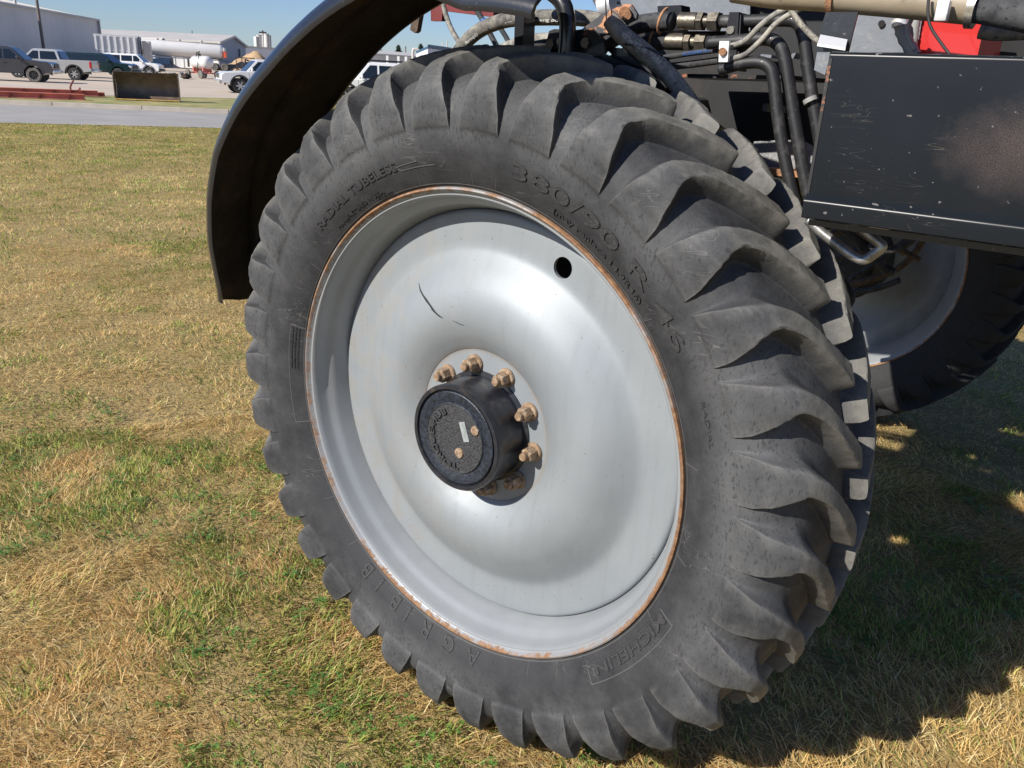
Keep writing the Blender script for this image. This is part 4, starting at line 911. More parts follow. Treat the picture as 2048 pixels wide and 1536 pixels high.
# --- far low building and silos
p0 = place(478, 210, .6); p1 = place(640, 225, .6)
v_, r_ = rdir(550)
m = MB(); wall_ribs(m, p0, p1, -1, elev(520, 98, 215), 3.0, .1)
LB = thing('low_building', 'low pale flat-roofed building in front of the silos', 'building', p0[:]); m.build('wall', 'white_metal', LB)
MB().prism([up(p0, elev(520, 98, 215)), up(p1, elev(520, 98, 215)), up(p1 + v_ * 20, elev(520, 98, 215)), up(p0 + v_ * 20, elev(520, 98, 215))], (0, 0, .5)).build('roof', 'galv_roof', LB)
sil = None
for i, (px, top) in enumerate(((521.5, 73), (529, 70.5), (536, 71), (541, 74))):
    D = 330 + (i % 2) * 8; p = place(px, D, 0); h = elev(px, top, D); r = 5.6 / 1613 * D * 0.9 if i != 3 else 4 / 1613 * D
    t = thing('silo', ['tall concrete silo at the left of the far silo cluster', 'second of the far concrete silos, under the headhouse mast', 'third of the far concrete silos', 'narrow silo at the right end of the far cluster'][i], 'silo', p[:], group='concrete silos far behind the shed')
    MB().cyl(up(p, 0), up(p, h), r, 24).build('tower', 'silo', t, 40)
    MB().cyl(up(p, h), up(p, h + .5), r * 1.03, 24).build('rim', 'shed_trim', t, 40)
    if i == 1:
        MB().cyl(up(p, h), up(p, elev(px, 62, D)), .35, 8).cyl(up(p, elev(px, 66, D)) - rdir(px)[1] * 1.5, up(p, elev(px, 66, D)) + rdir(px)[1] * 1.5, .3, 8).build('mast', 'dark_steel', t)
q = place(516, 325, 0); MB().box(up(q, elev(516, 80, 325) / 2), (1.6, 1.6, elev(516, 68, 325))).build('stair_tower', 'silo', bpy.data.objects['silo'])
# --- wooden light pole
p = place(88.5, 88.0); PL = thing('light_pole', 'tall brown wooden light pole in front of the grey warehouse', 'pole', p[:])
MB().tube([p, up(p, 9), up(p, 14)], [.17, .145, .12], 12, smoothpts=False).build('shaft', 'wood_pole', PL, 60)
MB().tube([up(p, 12.6), up(p + rdir(80)[1] * 1.2, 13.2)], .04, 8, smoothpts=False).build('lamp_arm', 'dark_steel', PL)
# --- buildings and spruces seen through the gap under the mudguard
q0 = place(700, 120, .6); q1 = place(850, 130, .6); v_, r_ = rdir(780); h1 = elev(770, 112, 125); h2 = elev(770, 105, 131)
FB = thing('low_building', 'long low building with a light panelled front beyond the white pickup in the gap', 'building', q0[:])
m = MB(); wall_ribs(m, q0, q1, -1, h1, .9, .08); m.build('wall', 'white_metal', FB)
MB().prism([up(q0 - v_ * .8, h1), up(q0 - v_ * .8, h1 + .25), up(q0 + v_ * 6, h2 + .2), up(q0 + v_ * 6, h2)], q1 - q0).build('roof', 'galv_roof', FB)
for px in (775, 797, 812): 
    q = place(px, 122.0) - v_ * .1; MB().box(up(q, h1 / 2), (.35, .35, h1), Rz(.6)).build('post', 'white_metal', FB)
q0 = place(832, 72, .3); q1 = place(855, 68, .3); q2 = place(1060, 100, .3); h1 = elev(855, 97, 68)
WB = thing('metal_building', 'white ribbed metal building with dark blue roof trim seen above the tyre', 'building', q1[:])
m = MB(); wall_ribs(m, q1, q2, -1, h1, .8, .09); m.build('side_wall', 'white_metal', WB)
h1b = elev(832, 104, 72)
MB().prism([up(q0, -1), up(q1, -1), up(q1, h1), up(q0, h1 - .35)], rdir(840)[0] * .1).build('end_wall', 'white_paint', WB)
MB().prism([up(q1, h1 - .02), up(q2, h1 - .02), up(q2 - rdir(900)[0] * .15, h1 + .18), up(q1 - rdir(900)[0] * .15, h1 + .18)], (0, 0, .12)).build('roof_trim', 'trim_blue', WB)
MB().prism([up(q0, h1 - .36), up(q1, h1 - .02), up(q1, h1 + .16), up(q0, h1 - .18)], -rdir(840)[0] * .15).build('roof_trim', 'trim_blue', WB)
for px, top, r_w in ((884, 84, .05), (893, 82, .06), (909, 85, .04)):
    q = place(px, 80.0) + rdir(px)[0] * 2; MB().cyl(up(q, h1 - .2), up(q, elev(px, top, 80)), r_w, 8).build('roof_vent', 'galv_roof', WB)
def spruce(px, top, D, half, label, seed):
    rn = random.Random(seed); p = place(px, D, 0); h = elev(px, top, D); t = thing('spruce_tree', label, 'tree', p[:], group='spruce trees beyond the low building')
    MB().tube([p, up(p, h * .98)], [half * .08, .03], 8, smoothpts=False).build('trunk', 'bark', t)
    V = []; Fc = []
    for i in range(1500):
        f = rn.random() ** .8; z = h * (.12 + .88 * f); R = half * 1.6 * (1 - f) + .12; a = rn.random() * 2 * PI; R2 = R * (.35 + .65 * rn.random()) * (1 + .25 * math.sin(a * 3 + z * 2)); 
        c = p + Vector((R2 * math.cos(a), R2 * math.sin(a), z - R2 * .25)); s = .18 + .35 * rn.random() * half / 2
        d = Vector((math.cos(a), math.sin(a), -.35)) * s; w_ = Vector((-math.sin(a), math.cos(a), rn.uniform(-.4, .4))) * s * .35; n = len(V)
        V += [c - d, c + w_, c + d, c - w_]; Fc.append((n, n + 1, n + 2, n + 3))
    mk('crown', V, Fc, 'spruce', t)
spruce(755, 88, 165, 2.4, 'pale open spruce nearest the mudguard, above the low building', 1)
spruce(797, 91, 165, 1.7, 'small dark spruce in the middle of the gap', 2)
spruce(841, 88.5, 165, 1.9, 'spruce beside the white building with blue trim', 3)
p = place(811, 150.0); PO = thing('utility_pole', 'thin dark utility pole between the spruces', 'pole', p[:]); MB().cyl(p, up(p, elev(811, 93, 150)), .12, 8).build('shaft', 'wood_pole', PO)
p = place(826, 118.0); EX = thing('exhaust_stack', 'small curved vent stack on the low roof', 'vent', p[:]); MB().tube([up(p, 3), up(p, elev(826, 101, 118)), up(p + rdir(826)[1] * .5, elev(827, 99, 118)), up(p + rdir(826)[1] * .9, elev(829, 102, 118))], .2, 8).build('pipe', 'galv_roof', EX)
# red machine behind the gap
p = place(818, 62.0); RMc = thing('red_trailer', 'red implement with a flat top just visible over the tyre', 'implement', p[:], math.atan2(rdir(818)[1].y, rdir(818)[1].x))
m = MB(); m.box((0, 0, .9), (1.6, 1.4, .5), bev=.04); m.box((.2, 0, 1.35), (2.4, 1.2, .25), bev=.04); m.build('frame', 'orange_red', None).parent = RMc
for x in (-.6, .6): lbuild(MB().cyl((x, -.8, .4), (x, -.55, .4), .4, 20), 'wheel', 'car_tyre', RMc, 35)

# ---------------------------------------------------------------- vehicles
def vehicle(name, label, cat, loc, heading, paint, kind='pickup', L=5.7, Hh=1.88, rim='car_rim', lower=None, tyre_m='car_tyre', arch=None, group='vehicles parked in the yard', text=None, seed=0, wr=.40):
    t = thing(name, label, cat, loc, heading, group)
    k = L / 5.7; xw = (1.80 * k, -1.72 * k); zb = .50; belt = 1.18; hood = 1.12
    def archpts(xc, R=.50):
        return [(xc + R * math.cos(a), wr + .02 + R * math.sin(a)) for a in np.linspace(-.0, PI, 11)]
    prof_ = [(2.78 * k, .58), (2.84 * k, .75), (2.82 * k, .98), (2.62 * k, hood), (1.50 * k, belt + .02), (1.42 * k, belt + .03)]
    if kind == 'pickup': prof_ += [(-.98 * k, belt + .05), (-1.0 * k, belt + .08), (-2.80 * k, belt + .10), (-2.84 * k, .62)]
    else: prof_ += [(-2.72 * k, belt + .06), (-2.80 * k, .98), (-2.80 * k, .58)]
    bot = [(x, z) for x, z in archpts(xw[1])[::-1]] + [(x, z) for x, z in archpts(xw[0])[::-1]]
    prof_ += [(xw[1] - .52, zb)] + bot[:11] + [(xw[1] + .52, zb), (xw[0] - .52, zb)] + bot[11:] + [(xw[0] + .52, zb)]
    W = .97; bm = bmesh.new(); n = len(prof_)
    va = [bm.verts.new((x, -W, z)) for x, z in prof_]; vb = [bm.verts.new((x, W, z)) for x, z in prof_]
    bm.faces.new(va); bm.faces.new(vb[::-1]); top = []
    for i in range(n):
        f = bm.faces.new((va[i], vb[i], vb[(i + 1) % n], va[(i + 1) % n]))
        if 1 <= i <= 8: top += [e for e in f.edges if (e.verts[0].co.y * e.verts[1].co.y) > 0]
    bmesh.ops.recalc_face_normals(bm, faces=bm.faces); bmesh.ops.bevel(bm, geom=list(set(top)), offset=.07, segments=3, affect='EDGES', clamp_overlap=True)
    # greenhouse
    if kind == 'pickup': gh = [(1.46 * k, belt - .02), (.78 * k, Hh - .05), (.60 * k, Hh), (-.55 * k, Hh), (-.78 * k, Hh - .08), (-1.0 * k, belt - .02)]
    else: gh = [(1.46 * k, belt - .02), (.78 * k, Hh - .05), (.60 * k, Hh), (-2.25 * k, Hh - .02), (-2.42 * k, Hh - .1), (-2.70 * k, belt - .02)]
    gy = lambda z: .93 - .17 * (z - belt) / (Hh - belt)
    ga = [bm.verts.new((x, -gy(z), z)) for x, z in gh]; gb = [bm.verts.new((x, gy(z), z)) for x, z in gh]; bm.faces.new(ga); bm.faces.new(gb[::-1]); e2 = []
    for i in range(len(gh)):
        f = bm.faces.new((ga[i], gb[i], gb[(i + 1) % len(gh)], ga[(i + 1) % len(gh)]))
        if i < len(gh) - 1: e2 += [e for e in f.edges if e.verts[0].co.y * e.verts[1].co.y > 0]
    bmesh.ops.recalc_face_normals(bm, faces=bm.faces); bmesh.ops.bevel(bm, geom=list(set(e2)), offset=.035, segments=2, affect='EDGES', clamp_overlap=True)
    me = bpy.data.meshes.new('body'); bm.to_mesh(me); bm.free()
    me.materials.append(MATS[paint]); me.polygons.foreach_set('use_smooth', [True] * len(me.polygons)); me.set_sharp_from_angle(angle=rad(35))
    body = bpy.data.objects.new('body', me); C.objects.link(body); body.parent = t
    if lower: lbuild(MB().box((.05, 0, .58), (2.45 * k, 1.96, .22), bev=.02), 'lower_panel', lower, t)
    # windows
    def sidewin(x0, x1, x0t, x1t, z0=belt + .06, z1=Hh - .14):
        for s in (-1, 1):
            P = [(x0, s * (gy(z0) + .004), z0), (x1, s * (gy(z0) + .004), z0), (x1t, s * (gy(z1) + .004), z1), (x0t, s * (gy(z1) + .004), z1)]
            lbuild(MB().prism(P, (0, s * .008, 0)), 'window', 'car_glass', t)
    sidewin(.38 * k, 1.22 * k, .38 * k, .70 * k)
    if kind == 'pickup': sidewin(-.78 * k, .28 * k, -.62 * k, .28 * k)
    else: sidewin(-.75 * k, .28 * k, -.75 * k, .28 * k); sidewin(-2.35 * k, -.87 * k, -2.15 * k, -.87 * k)
    def endwin(xb, xt, z0, z1, s, nm):
        e = s * .012; P = [(xb + e, -gy(z0) + .08, z0), (xb + e, gy(z0) - .08, z0), (xt + e, gy(z1) - .08, z1), (xt + e, -gy(z1) + .08, z1)]
        lbuild(MB().prism(P, (s * .01, 0, .004)), nm, 'car_glass', t)
    endwin(1.46 * k - .04, .78 * k + .04, belt + .03, Hh - .09, 1, 'windshield')
    rb_ = gh[-1][0]; rt_ = gh[-2][0]; endwin(rb_ + (-0.0), rt_ - .03, belt + .14, Hh - .12, -1, 'rear_window')
    if kind == 'pickup':
        lbuild(MB().box((-1.92 * k, 0, belt + .092), (1.62 * k, 1.66, .02)), 'bed_cover', 'plastic_black', t)
        lbuild(MB().box((-2.85 * k, 0, .93), (.02, 1.5, .42), bev=.008), 'tailgate', paint, t)
    else: lbuild(MB().box((-2.815 * k, 0, .9), (.02, 1.3, .5), bev=.008), 'tailgate', paint, t)
    for x in (.33 * k, -.82 * k, 1.28 * k):        # door seams as shallow grooves
        for s in (-1, 1): lbuild(MB().box((x, s * .971, .86), (.012, .004, .56)), 'door_seam', 'plastic_black', t)
    for x in (.42 * k, -.66 * k):
        for s in (-1, 1): lbuild(MB().box((x, s * .985, 1.02), (.18, .03, .035), bev=.008), 'door_handle', 'plastic_black', t)
    for s in (-1, 1):
        lbuild(MB().box((1.12 * k, s * 1.10, belt + .12), (.10, .22, .18), bev=.03), 'mirror', paint if paint != 'silver_car' else 'plastic_black', t)
        lbuild(MB().box((2.73 * k, s * .73, .93), (.22, .42, .16), bev=.03), 'headlight', 'lens_clear', t)
        if paint == 'grey_car': lbuild(MB().box((2.765 * k, s * .76, .80), (.18, .40, .07), bev=.02), 'indicator', 'lens_amber', t)
        lbuild(MB().box((-2.79 * k, s * .87, 1.0), (.14, .22, .42), bev=.03), 'tail_light', 'lens_red', t)
        for xc in xw:
            V = []
            R1_, R2_ = .50, .585
            for a in np.linspace(-.08, PI + .08, 16): V += [(xc + R1_ * math.cos(a), s * .965, wr + .02 + R1_ * math.sin(a)), (xc + R2_ * math.cos(a), s * .965, wr + .02 + R2_ * math.sin(a)), (xc + R2_ * .98 * math.cos(a), s * 1.0, wr + .02 + R2_ * .98 * math.sin(a)), (xc + R1_ * math.cos(a), s * 1.0, wr + .02 + R1_ * math.sin(a))]
            Fc = []
            for i in range(15):
                for j in range(4): Fc.append((i * 4 + j, i * 4 + (j + 1) % 4, i * 4 + 4 + (j + 1) % 4, i * 4 + 4 + j))
            Fc += [(0, 1, 2, 3), (63, 62, 61, 60)]
            lbuild(MB().add(V, Fc), 'wheel_arch', arch or paint, t, 40)
    lbuild(MB().box((0, 0, .62), (4.6 * k, 1.55, .35)), 'underbody', 'plastic_black', t)
    lbuild(MB().box((2.86 * k, 0, .92), (.06, 1.02, .26), bev=.02), 'grille', 'plastic_black' if paint != 'white_paint' else 'chrome', t)
    lbuild(MB().box((2.88 * k, 0, .60), (.20, 1.9, .22), bev=.05), 'front_bumper', 'silver_car' if kind != 'suv' else 'plastic_black', t, 40)
    lbuild(MB().box((-2.92 * k, 0, .62), (.16, 1.8, .18), bev=.03), 'rear_bumper', 'chrome', t, 40)
    wm_ = MB().revolve([(0, wr * .62), (.01, wr * .66), (.0, wr * .90), (.03, wr), (.22, wr), (.25, wr * .92), (.25, 0)], 32)
    rm_ = MB().revolve([(.02, wr * .62), (.05, wr * .56), (.06, wr * .5), (.06, 0)], 32, mi=1); rm_.revolve([(.012, wr * .62), (.03, wr * .60), (.03, wr * .63)], 32, mi=0)
    for i in range(6):
        a = i * PI / 3; rm_.box((math.cos(a) * wr * .34, .045, math.sin(a) * wr * .34), (wr * .54, .03, .075 + .01), Matrix.Rotation(-a, 3, 'Y'), 0)
    rm_.revolve([(.028, .0), (.028, .085), (.06, .09)], 20, 0)
    tw = rw = None
    for xc in xw:
        for s in (-1, 1):
            if tw is None:
                wo = lbuild(wm_, 'wheel', tyre_m, t, 35); ro = lbuild(rm_, 'rim', [rim, 'plastic_black'], wo, 35); tw, rw = wo, ro
            else:
                wo = tw.copy(); C.objects.link(wo); wo.parent = t; ro = rw.copy(); C.objects.link(ro); ro.parent = wo
            wo.location = (xc, s * .97, wr); wo.rotation_euler = (0, 0, 0 if s < 0 else PI)
    if text:
        V, Fc = text_mesh(text, .16, .003, .004)
        for s in (-1, 1):
            o = mk('badge', [((-v.x * s) * -1 + (1.18 * k if s < 0 else 1.6 * k), s * (.974 + v.z), .90 + v.y) for v in V], Fc, 'plastic_black'); o.parent = t
    return t
def hd(px, off): v, r = rdir(px); return math.atan2(r.y, r.x) + rad(off)       # heading: 0 = nose towards the right of the picture
def at_wheel(px, D, heading, xw):             # vehicle origin so that its wheel at local x = xw stands at column px
    p = place(px, D); return (p.x - math.cos(heading) * xw - math.sin(heading) * -.95 * -1, p.y - math.sin(heading) * xw + math.cos(heading) * .95, p.z)
def park(px, D, head, xw, side=-1):
    p = place(px, D); c, s = math.cos(head), math.sin(head); lx, ly = xw, side * .97
    return (p.x - (c * lx - s * ly), p.y - (s * lx + c * ly), p.z)
h_ = hd(60, -14); vehicle('pickup_truck', 'dark grey pickup with black wheels facing right at the left edge of the yard', 'pickup', park(60, 46.5, h_, 1.8), h_, 'grey_car', 'pickup', rim='black_rim', tyre_m='dusty_tyre', lower='grey_car')
h_ = hd(143, 164); vehicle('pickup_truck', 'silver crew cab pickup with black arches parked nose left, tail light showing', 'pickup', park(143, 54, h_, -1.72, 1), h_, 'silver_car', 'pickup', arch='plastic_black')
h_ = hd(215, -22); vehicle('dark_suv', 'very dark green car parked between the silver pickup and the white wagon', 'car', park(232, 62, h_, 1.7), h_, 'green_car', 'suv', Hh=1.80, L=5.4, rim='black_rim')
h_ = hd(297, -12); vehicle('white_wagon', 'older white four-door truck with grey lower body near the loader bucket', 'pickup', park(298, 72, h_, 1.7), h_, 'white_paint', 'suv', L=5.0, Hh=1.85, lower='slate_paint', arch='slate_paint')
h_ = hd(478, 190); vehicle('pickup_truck', 'clean white pickup facing left, cut off by the black mudguard', 'pickup', park(478, 46, h_, 1.8, 1), h_, 'white_paint', 'pickup', arch='plastic_black')
h_ = hd(740, 186); vehicle('pickup_truck', 'white pickup with dark roof rack seen through the gap above the tyre', 'pickup', park(694, 38, h_, 1.8, 1), h_, 'white_paint', 'pickup', Hh=1.98, text='RAM', arch='plastic_black')
rk = MB(); rk.box((0, 0, 2.06), (1.75, 1.3, .07), bev=.02); o = rk.build('roof_rack', 'plastic_black'); o.parent = bpy.data.objects['pickup_truck.003']
# --- white tipping trailer
def loc_thing(name, label, cat, px, D, off=0, group=None):
    h = hd(px, off); p = place(px, D); return thing(name, label, cat, p[:], h, group), (D / F)
DT, s_ = loc_thing('dump_trailer', 'white high-sided tipping trailer with upright ribs left of the tanker', 'trailer', 238, 97, -6)
m = MB(); m.box((0, 0, 2.55), (4.6, 2.3, 2.0)); m.box((0, 0, 3.62), (4.8, 2.45, .22)); m.build('hopper', 'white_metal').parent = DT
for x in (-2.2, -1.5, -.8, -.1, .6, 1.3, 2.0): lbuild(MB().box((x, -1.22, 2.55), (.22, .16, 2.0)), 'rib', 'white_paint', DT)
for z in (2.0, 1.75): lbuild(MB().box((0, -1.2, z), (4.5, .06, .07)), 'side_rail', 'white_paint', DT)
lbuild(MB().box((2.45, 0, 2.5), (.25, 2.35, 2.3), bev=.03), 'tailgate', 'slate_paint', DT)
lbuild(MB().box((3.2, .2, 2.1), (.9, 1.8, 2.3), bev=.1), 'ladder_panel', 'galv_roof', DT)
lbuild(MB().box((0, 0, 1.25), (5.4, 1.0, .3)), 'chassis_rail', 'dark_steel', DT)
for x in (1.9, -1.9):
    for y in (-.85, .85): lbuild(MB().cyl((x, y - .15, .5), (x, y + .15, .5), .5, 20), 'wheel', 'car_tyre', DT, 35)
# --- tanker
TK, s_ = loc_thing('tank_trailer', 'long white cylindrical tank trailer with black twin axles in front of the shed', 'tanker', 362, 118, -8)
m = MB(); xs = [(-6.0, .2), (-5.95, .75), (-5.8, .98), (-5.5, 1.05), (5.5, 1.05), (5.8, .98), (5.95, .75), (6.0, .2)]
m.tube([(x, 0, 2.62 + (.12 if x < 0 else -.12)) for x, r in xs], [r for x, r in xs], 32, smoothpts=False); m.build('tank', 'tank_white', None, 50).parent = TK
lbuild(MB().box((0, 0, 3.72), (10.5, .5, .06)), 'walkway', 'galv_roof', TK)
for x in (-3, 0, 3): lbuild(MB().cyl((x, 0, 3.6), (x, 0, 3.95), .25, 14), 'manhole', 'galv_roof', TK, 35)
lbuild(MB().box((-.8, 0, 1.45), (8.6, .9, .18)), 'chassis_rail', 'white_metal', TK)
lbuild(MB().box((-2.6, -.5, .85), (2.4, .5, .7), bev=.03), 'equipment_box', 'blue_item', TK)
for x in (-4.0, -1.2, 1.0): lbuild(MB().box((x, 0, .85), (.14, 1.2, 1.1)), 'support_leg', 'dark_steel', TK)
lbuild(MB().box((6.25, 0, 2.2), (.35, 1.9, .9), bev=.05), 'rear_locker', 'orange_red', TK); lbuild(MB().box((6.15, 0, 2.9), (.2, 2.0, .5), bev=.05), 'rear_panel', 'white_metal', TK)
lbuild(MB().box((5.2, 0, 1.35), (3.0, 2.2, .10), bev=.03), 'mud_flap', 'plastic_black', TK)
tw0 = None
for x in (4.7, 6.1):
    for y in (-.9, .9):
        if tw0 is None: wo = lbuild(MB().revolve([(-.15, 0), (-.10, .26), (-.17, .30), (-.17, .46), (-.12, .51), (.15, .51), (.15, 0)], 28), 'wheel', 'dusty_tyre', TK, 35); tw0 = wo
        else: wo = tw0.copy(); C.objects.link(wo); wo.parent = TK
        wo.location = (x, y, .51)
# --- nurse tank on red running gear
NT, s_ = loc_thing('nurse_tank', 'round white nurse tank on a rusty red wagon gear, end towards us', 'tank', 403, 76, -58)
m = MB(); xs = [(-1.35, .1), (-1.32, .32), (-1.2, .5), (-1.0, .58), (1.0, .58), (1.2, .5), (1.32, .32), (1.35, .1)]
m.tube([(x, 0, 1.42) for x, r in xs], [r for x, r in xs], 28, smoothpts=False); m.build('tank', 'tank_white', None, 50).parent = NT
m = MB(); m.box((0, 0, .52), (2.6, .14, .12)); m.box((-1.1, 0, .5), (.12, 1.5, .12)); m.box((1.1, 0, .5), (.12, 1.5, .12)); m.box((-.8, 0, .78), (.14, .9, .4)); m.box((.8, 0, .78), (.14, .9, .4)); m.build('running_gear', 'red_steel').parent = NT
m = MB(); m.tube([(-.5, 0, 1.95), (-.5, 0, 2.25), (-.2, 0, 2.35)], .06, 8); m.tube([(-.3, -.3, 1.9), (-.2, -.35, 2.3), (.2, -.4, 2.0), (.3, -.62, 1.2), (.1, -.62, .7)], .035, 8); m.box((-.4, 0, 2.1), (.35, .25, .2), bev=.02); m.build('valve_hoses', 'dark_steel').parent = NT
for x in (-1.1, 1.1):
    for y in (-.85, .85): lbuild(MB().cyl((x, y - .1, .37), (x, y + .1, .37), .37, 22), 'wheel', 'dusty_tyre', NT, 35)
# --- loader bucket lying at the edge of the yard
BK, s_ = loc_thing('loader_bucket', 'big rusty brown steel loader bucket lying open side towards us on the verge', 'bucket', 287, 32.5, -4)
BK.scale = (.94, .94, .96)
BK.location.z = .125
m = MB(); pf = [(0.0, .02), (.10, .01), (.45, .04), (.68, .16), (.78, .42), (.74, .74), (.58, .98), (.40, 1.10)]    # (depth, z)
pf = [(-.0 + d, z) for d, z in pf]; th = .02
V = [(x, d, z) for x in (-1.27, 1.27) for d, z in pf] + [(x, d + .02, z - .0 + .015) for x in (-1.27, 1.27) for d, z in pf]; n = len(pf); Fc = []
for i in range(n - 1): Fc += [(i, i + 1, n + i + 1, n + i), (2 * n + i, 3 * n + i, 3 * n + i + 1, 2 * n + i + 1)]
m.add(V, Fc); m.build('shell', 'steel_plate', None, 60).parent = BK
for s in (-1, 1):
    o = MB().prism([(s * 1.275, d, z) for d, z in pf] + [(s * 1.275, .12, 1.06), (s * 1.275, 0, .98)], (s * .035, 0, 0)).build('side_plate', 'steel_plate'); o.parent = BK
lbuild(MB().box((0, .36, 1.115), (2.6, .16, .03), bev=.008), 'top_edge', 'dark_steel', BK)
lbuild(MB().box((0, -.06, .03), (2.6, .22, .04), bev=.008), 'cutting_edge', 'cutting_edge', BK)
# --- red steel frames lying on the ground
def channel(name, px0, D0, px1, D1_, z, label, w_=.30, hgt=.20, tilt=0.0):
    a = place(px0, D0); b = place(px1, D1_); mid_ = (a + b) / 2; u = (b - a); L = u.length; h = math.atan2(u.y, u.x)
    t = thing(name, label, 'steel frame', (mid_.x, mid_.y, .13 + z), h, 'red steel frames lying by the yard')
    m = MB(); m.box((0, 0, hgt / 2), (L, .02, hgt)); m.box((0, w_ / 2, .012), (L, w_, .02)); m.box((0, w_ / 2, hgt - .01), (L, w_, .02)); m.box((0, -.05, hgt - .005), (L, .12, .02)); m.box((0, -.05, .01), (L, .12, .02))
    m.build('channel', 'red_steel').parent = t
    for i in range(4):
        o = MB().box((-L / 2 + L * (i + .5) / 4, -.06, hgt / 2), (.05, .11, hgt * .98), Matrix.Rotation(.35, 3, 'Y')).build('gusset', 'red_dark'); o.parent = t
    return t
channel('steel_channel', -90, 29.2, 158, 30.6, 0, 'nearest red steel channel, lying flat on the grass edge')
t_ = channel('steel_channel', -60, 31.4, 186, 33.2, .05, 'upper red steel channel with an upright hook, stacked behind the nearest one')
hk = MB(); hk.tube([(1.2, 0, .1), (1.15, 0, .3), (1.3, 0, .58)], .035, 8); hk.tube([(1.2, 0, .15), (1.45, 0, .2), (1.5, 0, .3)], .035, 8); o = hk.build('hook', 'red_dark'); o.parent = t_
channel('steel_channel', 120, 33.4, 200, 34.0, 0, 'short red steel channel at the right end of the pile', .25, .16)
# --- rusty junk heap, sand heap, red rack
p = place(352, 72); JK = thing('scrap_heap', 'low heap of rusty scrap beside the white wagon', 'scrap', p[:], hd(352, 0)); rn = random.Random(5)
for i, (mat_) in enumerate(['rust', 'dark_steel', 'hose_brown', 'conduit'] * 5):
    o = MB().box((rn.uniform(-1.3, 1.0), rn.uniform(-.5, .5), rn.uniform(.08, .35)), (rn.uniform(.3, 1.0), rn.uniform(.2, .5), rn.uniform(.1, .35)), Matrix.Rotation(rn.uniform(-.4, .4), 3, 'Y') @ Rz(rn.uniform(0, 3)), bev=.02).build('scrap_piece', mat_); o.parent = JK
def heap(name, label, px, D, W_, Hp, mat):
    p = place(px, D); v, r = rdir(px); V = []; Fc = []; n = 40
    for i in range(n + 1):
        for j in range(n + 1):
            a = (i / n * 2 - 1); b = (j / n * 2 - 1); d = math.hypot(a, b); z = Hp * max(0, 1 - d) ** .8 * (1 + .2 * math.sin(a * 7) * math.cos(b * 5 + 1)) + .1 * math.sin(a * 23 + b * 31) * (d < .9)
            V.append(p + r * a * W_ / 2 + v * b * W_ / 2 + Vector((0, 0, z - .05)))
    for i in range(n):
        for j in range(n): k = i * (n + 1) + j; Fc.append((k, k + n + 1, k + n + 2, k + 1))
    o = mk(name, V, Fc, mat, smooth=180); tag(o, label, 'heap'); return o
heap('sand_heap', 'tall pile of tan sand beyond the red rack', 507, 125, 8.5, 3.0, 'sand')
heap('sand_heap', 'lower spread of sand at the foot of the shed', 478, 122, 7.0, 1.5, 'sand')
RK, s_ = loc_thing('steel_rack', 'rusty red open steel rack with a dark blue machine inside', 'rack', 491, 88, 0)
m = MB()
for x in (-.95, -.35, .95):
    m.box((x, 0, 1.0), (.09, .09, 2.0)); m.box((x, 1.0, 1.0), (.09, .09, 2.0))
m.box((0, 0, 2.0), (2.0, .1, .1)); m.box((0, 1, 2.0), (2.0, .1, .1)); m.build('frame', 'hose_brown').parent = RK
m = MB(); m.box((.35, .4, .8), (1.1, .7, .8), bev=.08); m.box((.3, .3, 1.35), (.5, .4, .5), bev=.05); m.tube([(.1, .2, 1.2), (.0, .1, 1.8), (.4, .1, 1.7)], .08, 8); m.build('machine', 'blue_item').parent = RK

# ================================================================ grass: dry mown blades with green patches
rng = np.random.default_rng(7)
def vnoise(x, y, sc, seed):
    g = np.random.default_rng(seed).random((256, 256)); X = x / sc + 1000; Y = y / sc + 1000
    xi = np.floor(X).astype(int); yi = np.floor(Y).astype(int); fx = X - xi; fy = Y - yi; fx = fx * fx * (3 - 2 * fx); fy = fy * fy * (3 - 2 * fy)
    a = g[xi % 256, yi % 256]; b = g[(xi + 1) % 256, yi % 256]; c = g[xi % 256, (yi + 1) % 256]; d = g[(xi + 1) % 256, (yi + 1) % 256]
    return a * (1 - fx) * (1 - fy) + b * fx * (1 - fy) + c * (1 - fx) * fy + d * fx * fy
def fbm(x, y, sc, seed): return (vnoise(x, y, sc, seed) + .5 * vnoise(x, y, sc / 2.1, seed + 1) + .25 * vnoise(x, y, sc / 4.3, seed + 2)) / 1.75
RMn = np.array(RM); Cn = np.array(CAM)
def seen(x, y, mar):
    q = (np.stack([x - Cn[0], y - Cn[1], np.full_like(x, -Cn[2])], 1)) @ RMn; z = -q[:, 2]
    px = 1024 + F * q[:, 0] / np.maximum(z, .05); py = 768 - F * q[:, 1] / np.maximum(z, .05)
    return (z > .2) & (px > -mar) & (px < 2048 + mar) & (py < 1536 + mar) & (py > 0)
def road_side(x, y):                          # True on the lawn's side of the road
    a = np.array(NEAR[0]); d = np.array(NEAR[1]) - a; return (d[0] * (y - a[1]) - d[1] * (x - a[0])) < -0.25
PAL_DRY = np.array([(.78, .57, .27), (.86, .67, .36), (.68, .47, .20), (.92, .77, .47), (.58, .39, .17), (.82, .58, .25), (.46, .28, .12)])
PAL_GRN = np.array([(.30, .38, .08), (.38, .46, .10), (.22, .30, .07), (.50, .48, .15), (.15, .21, .06)])
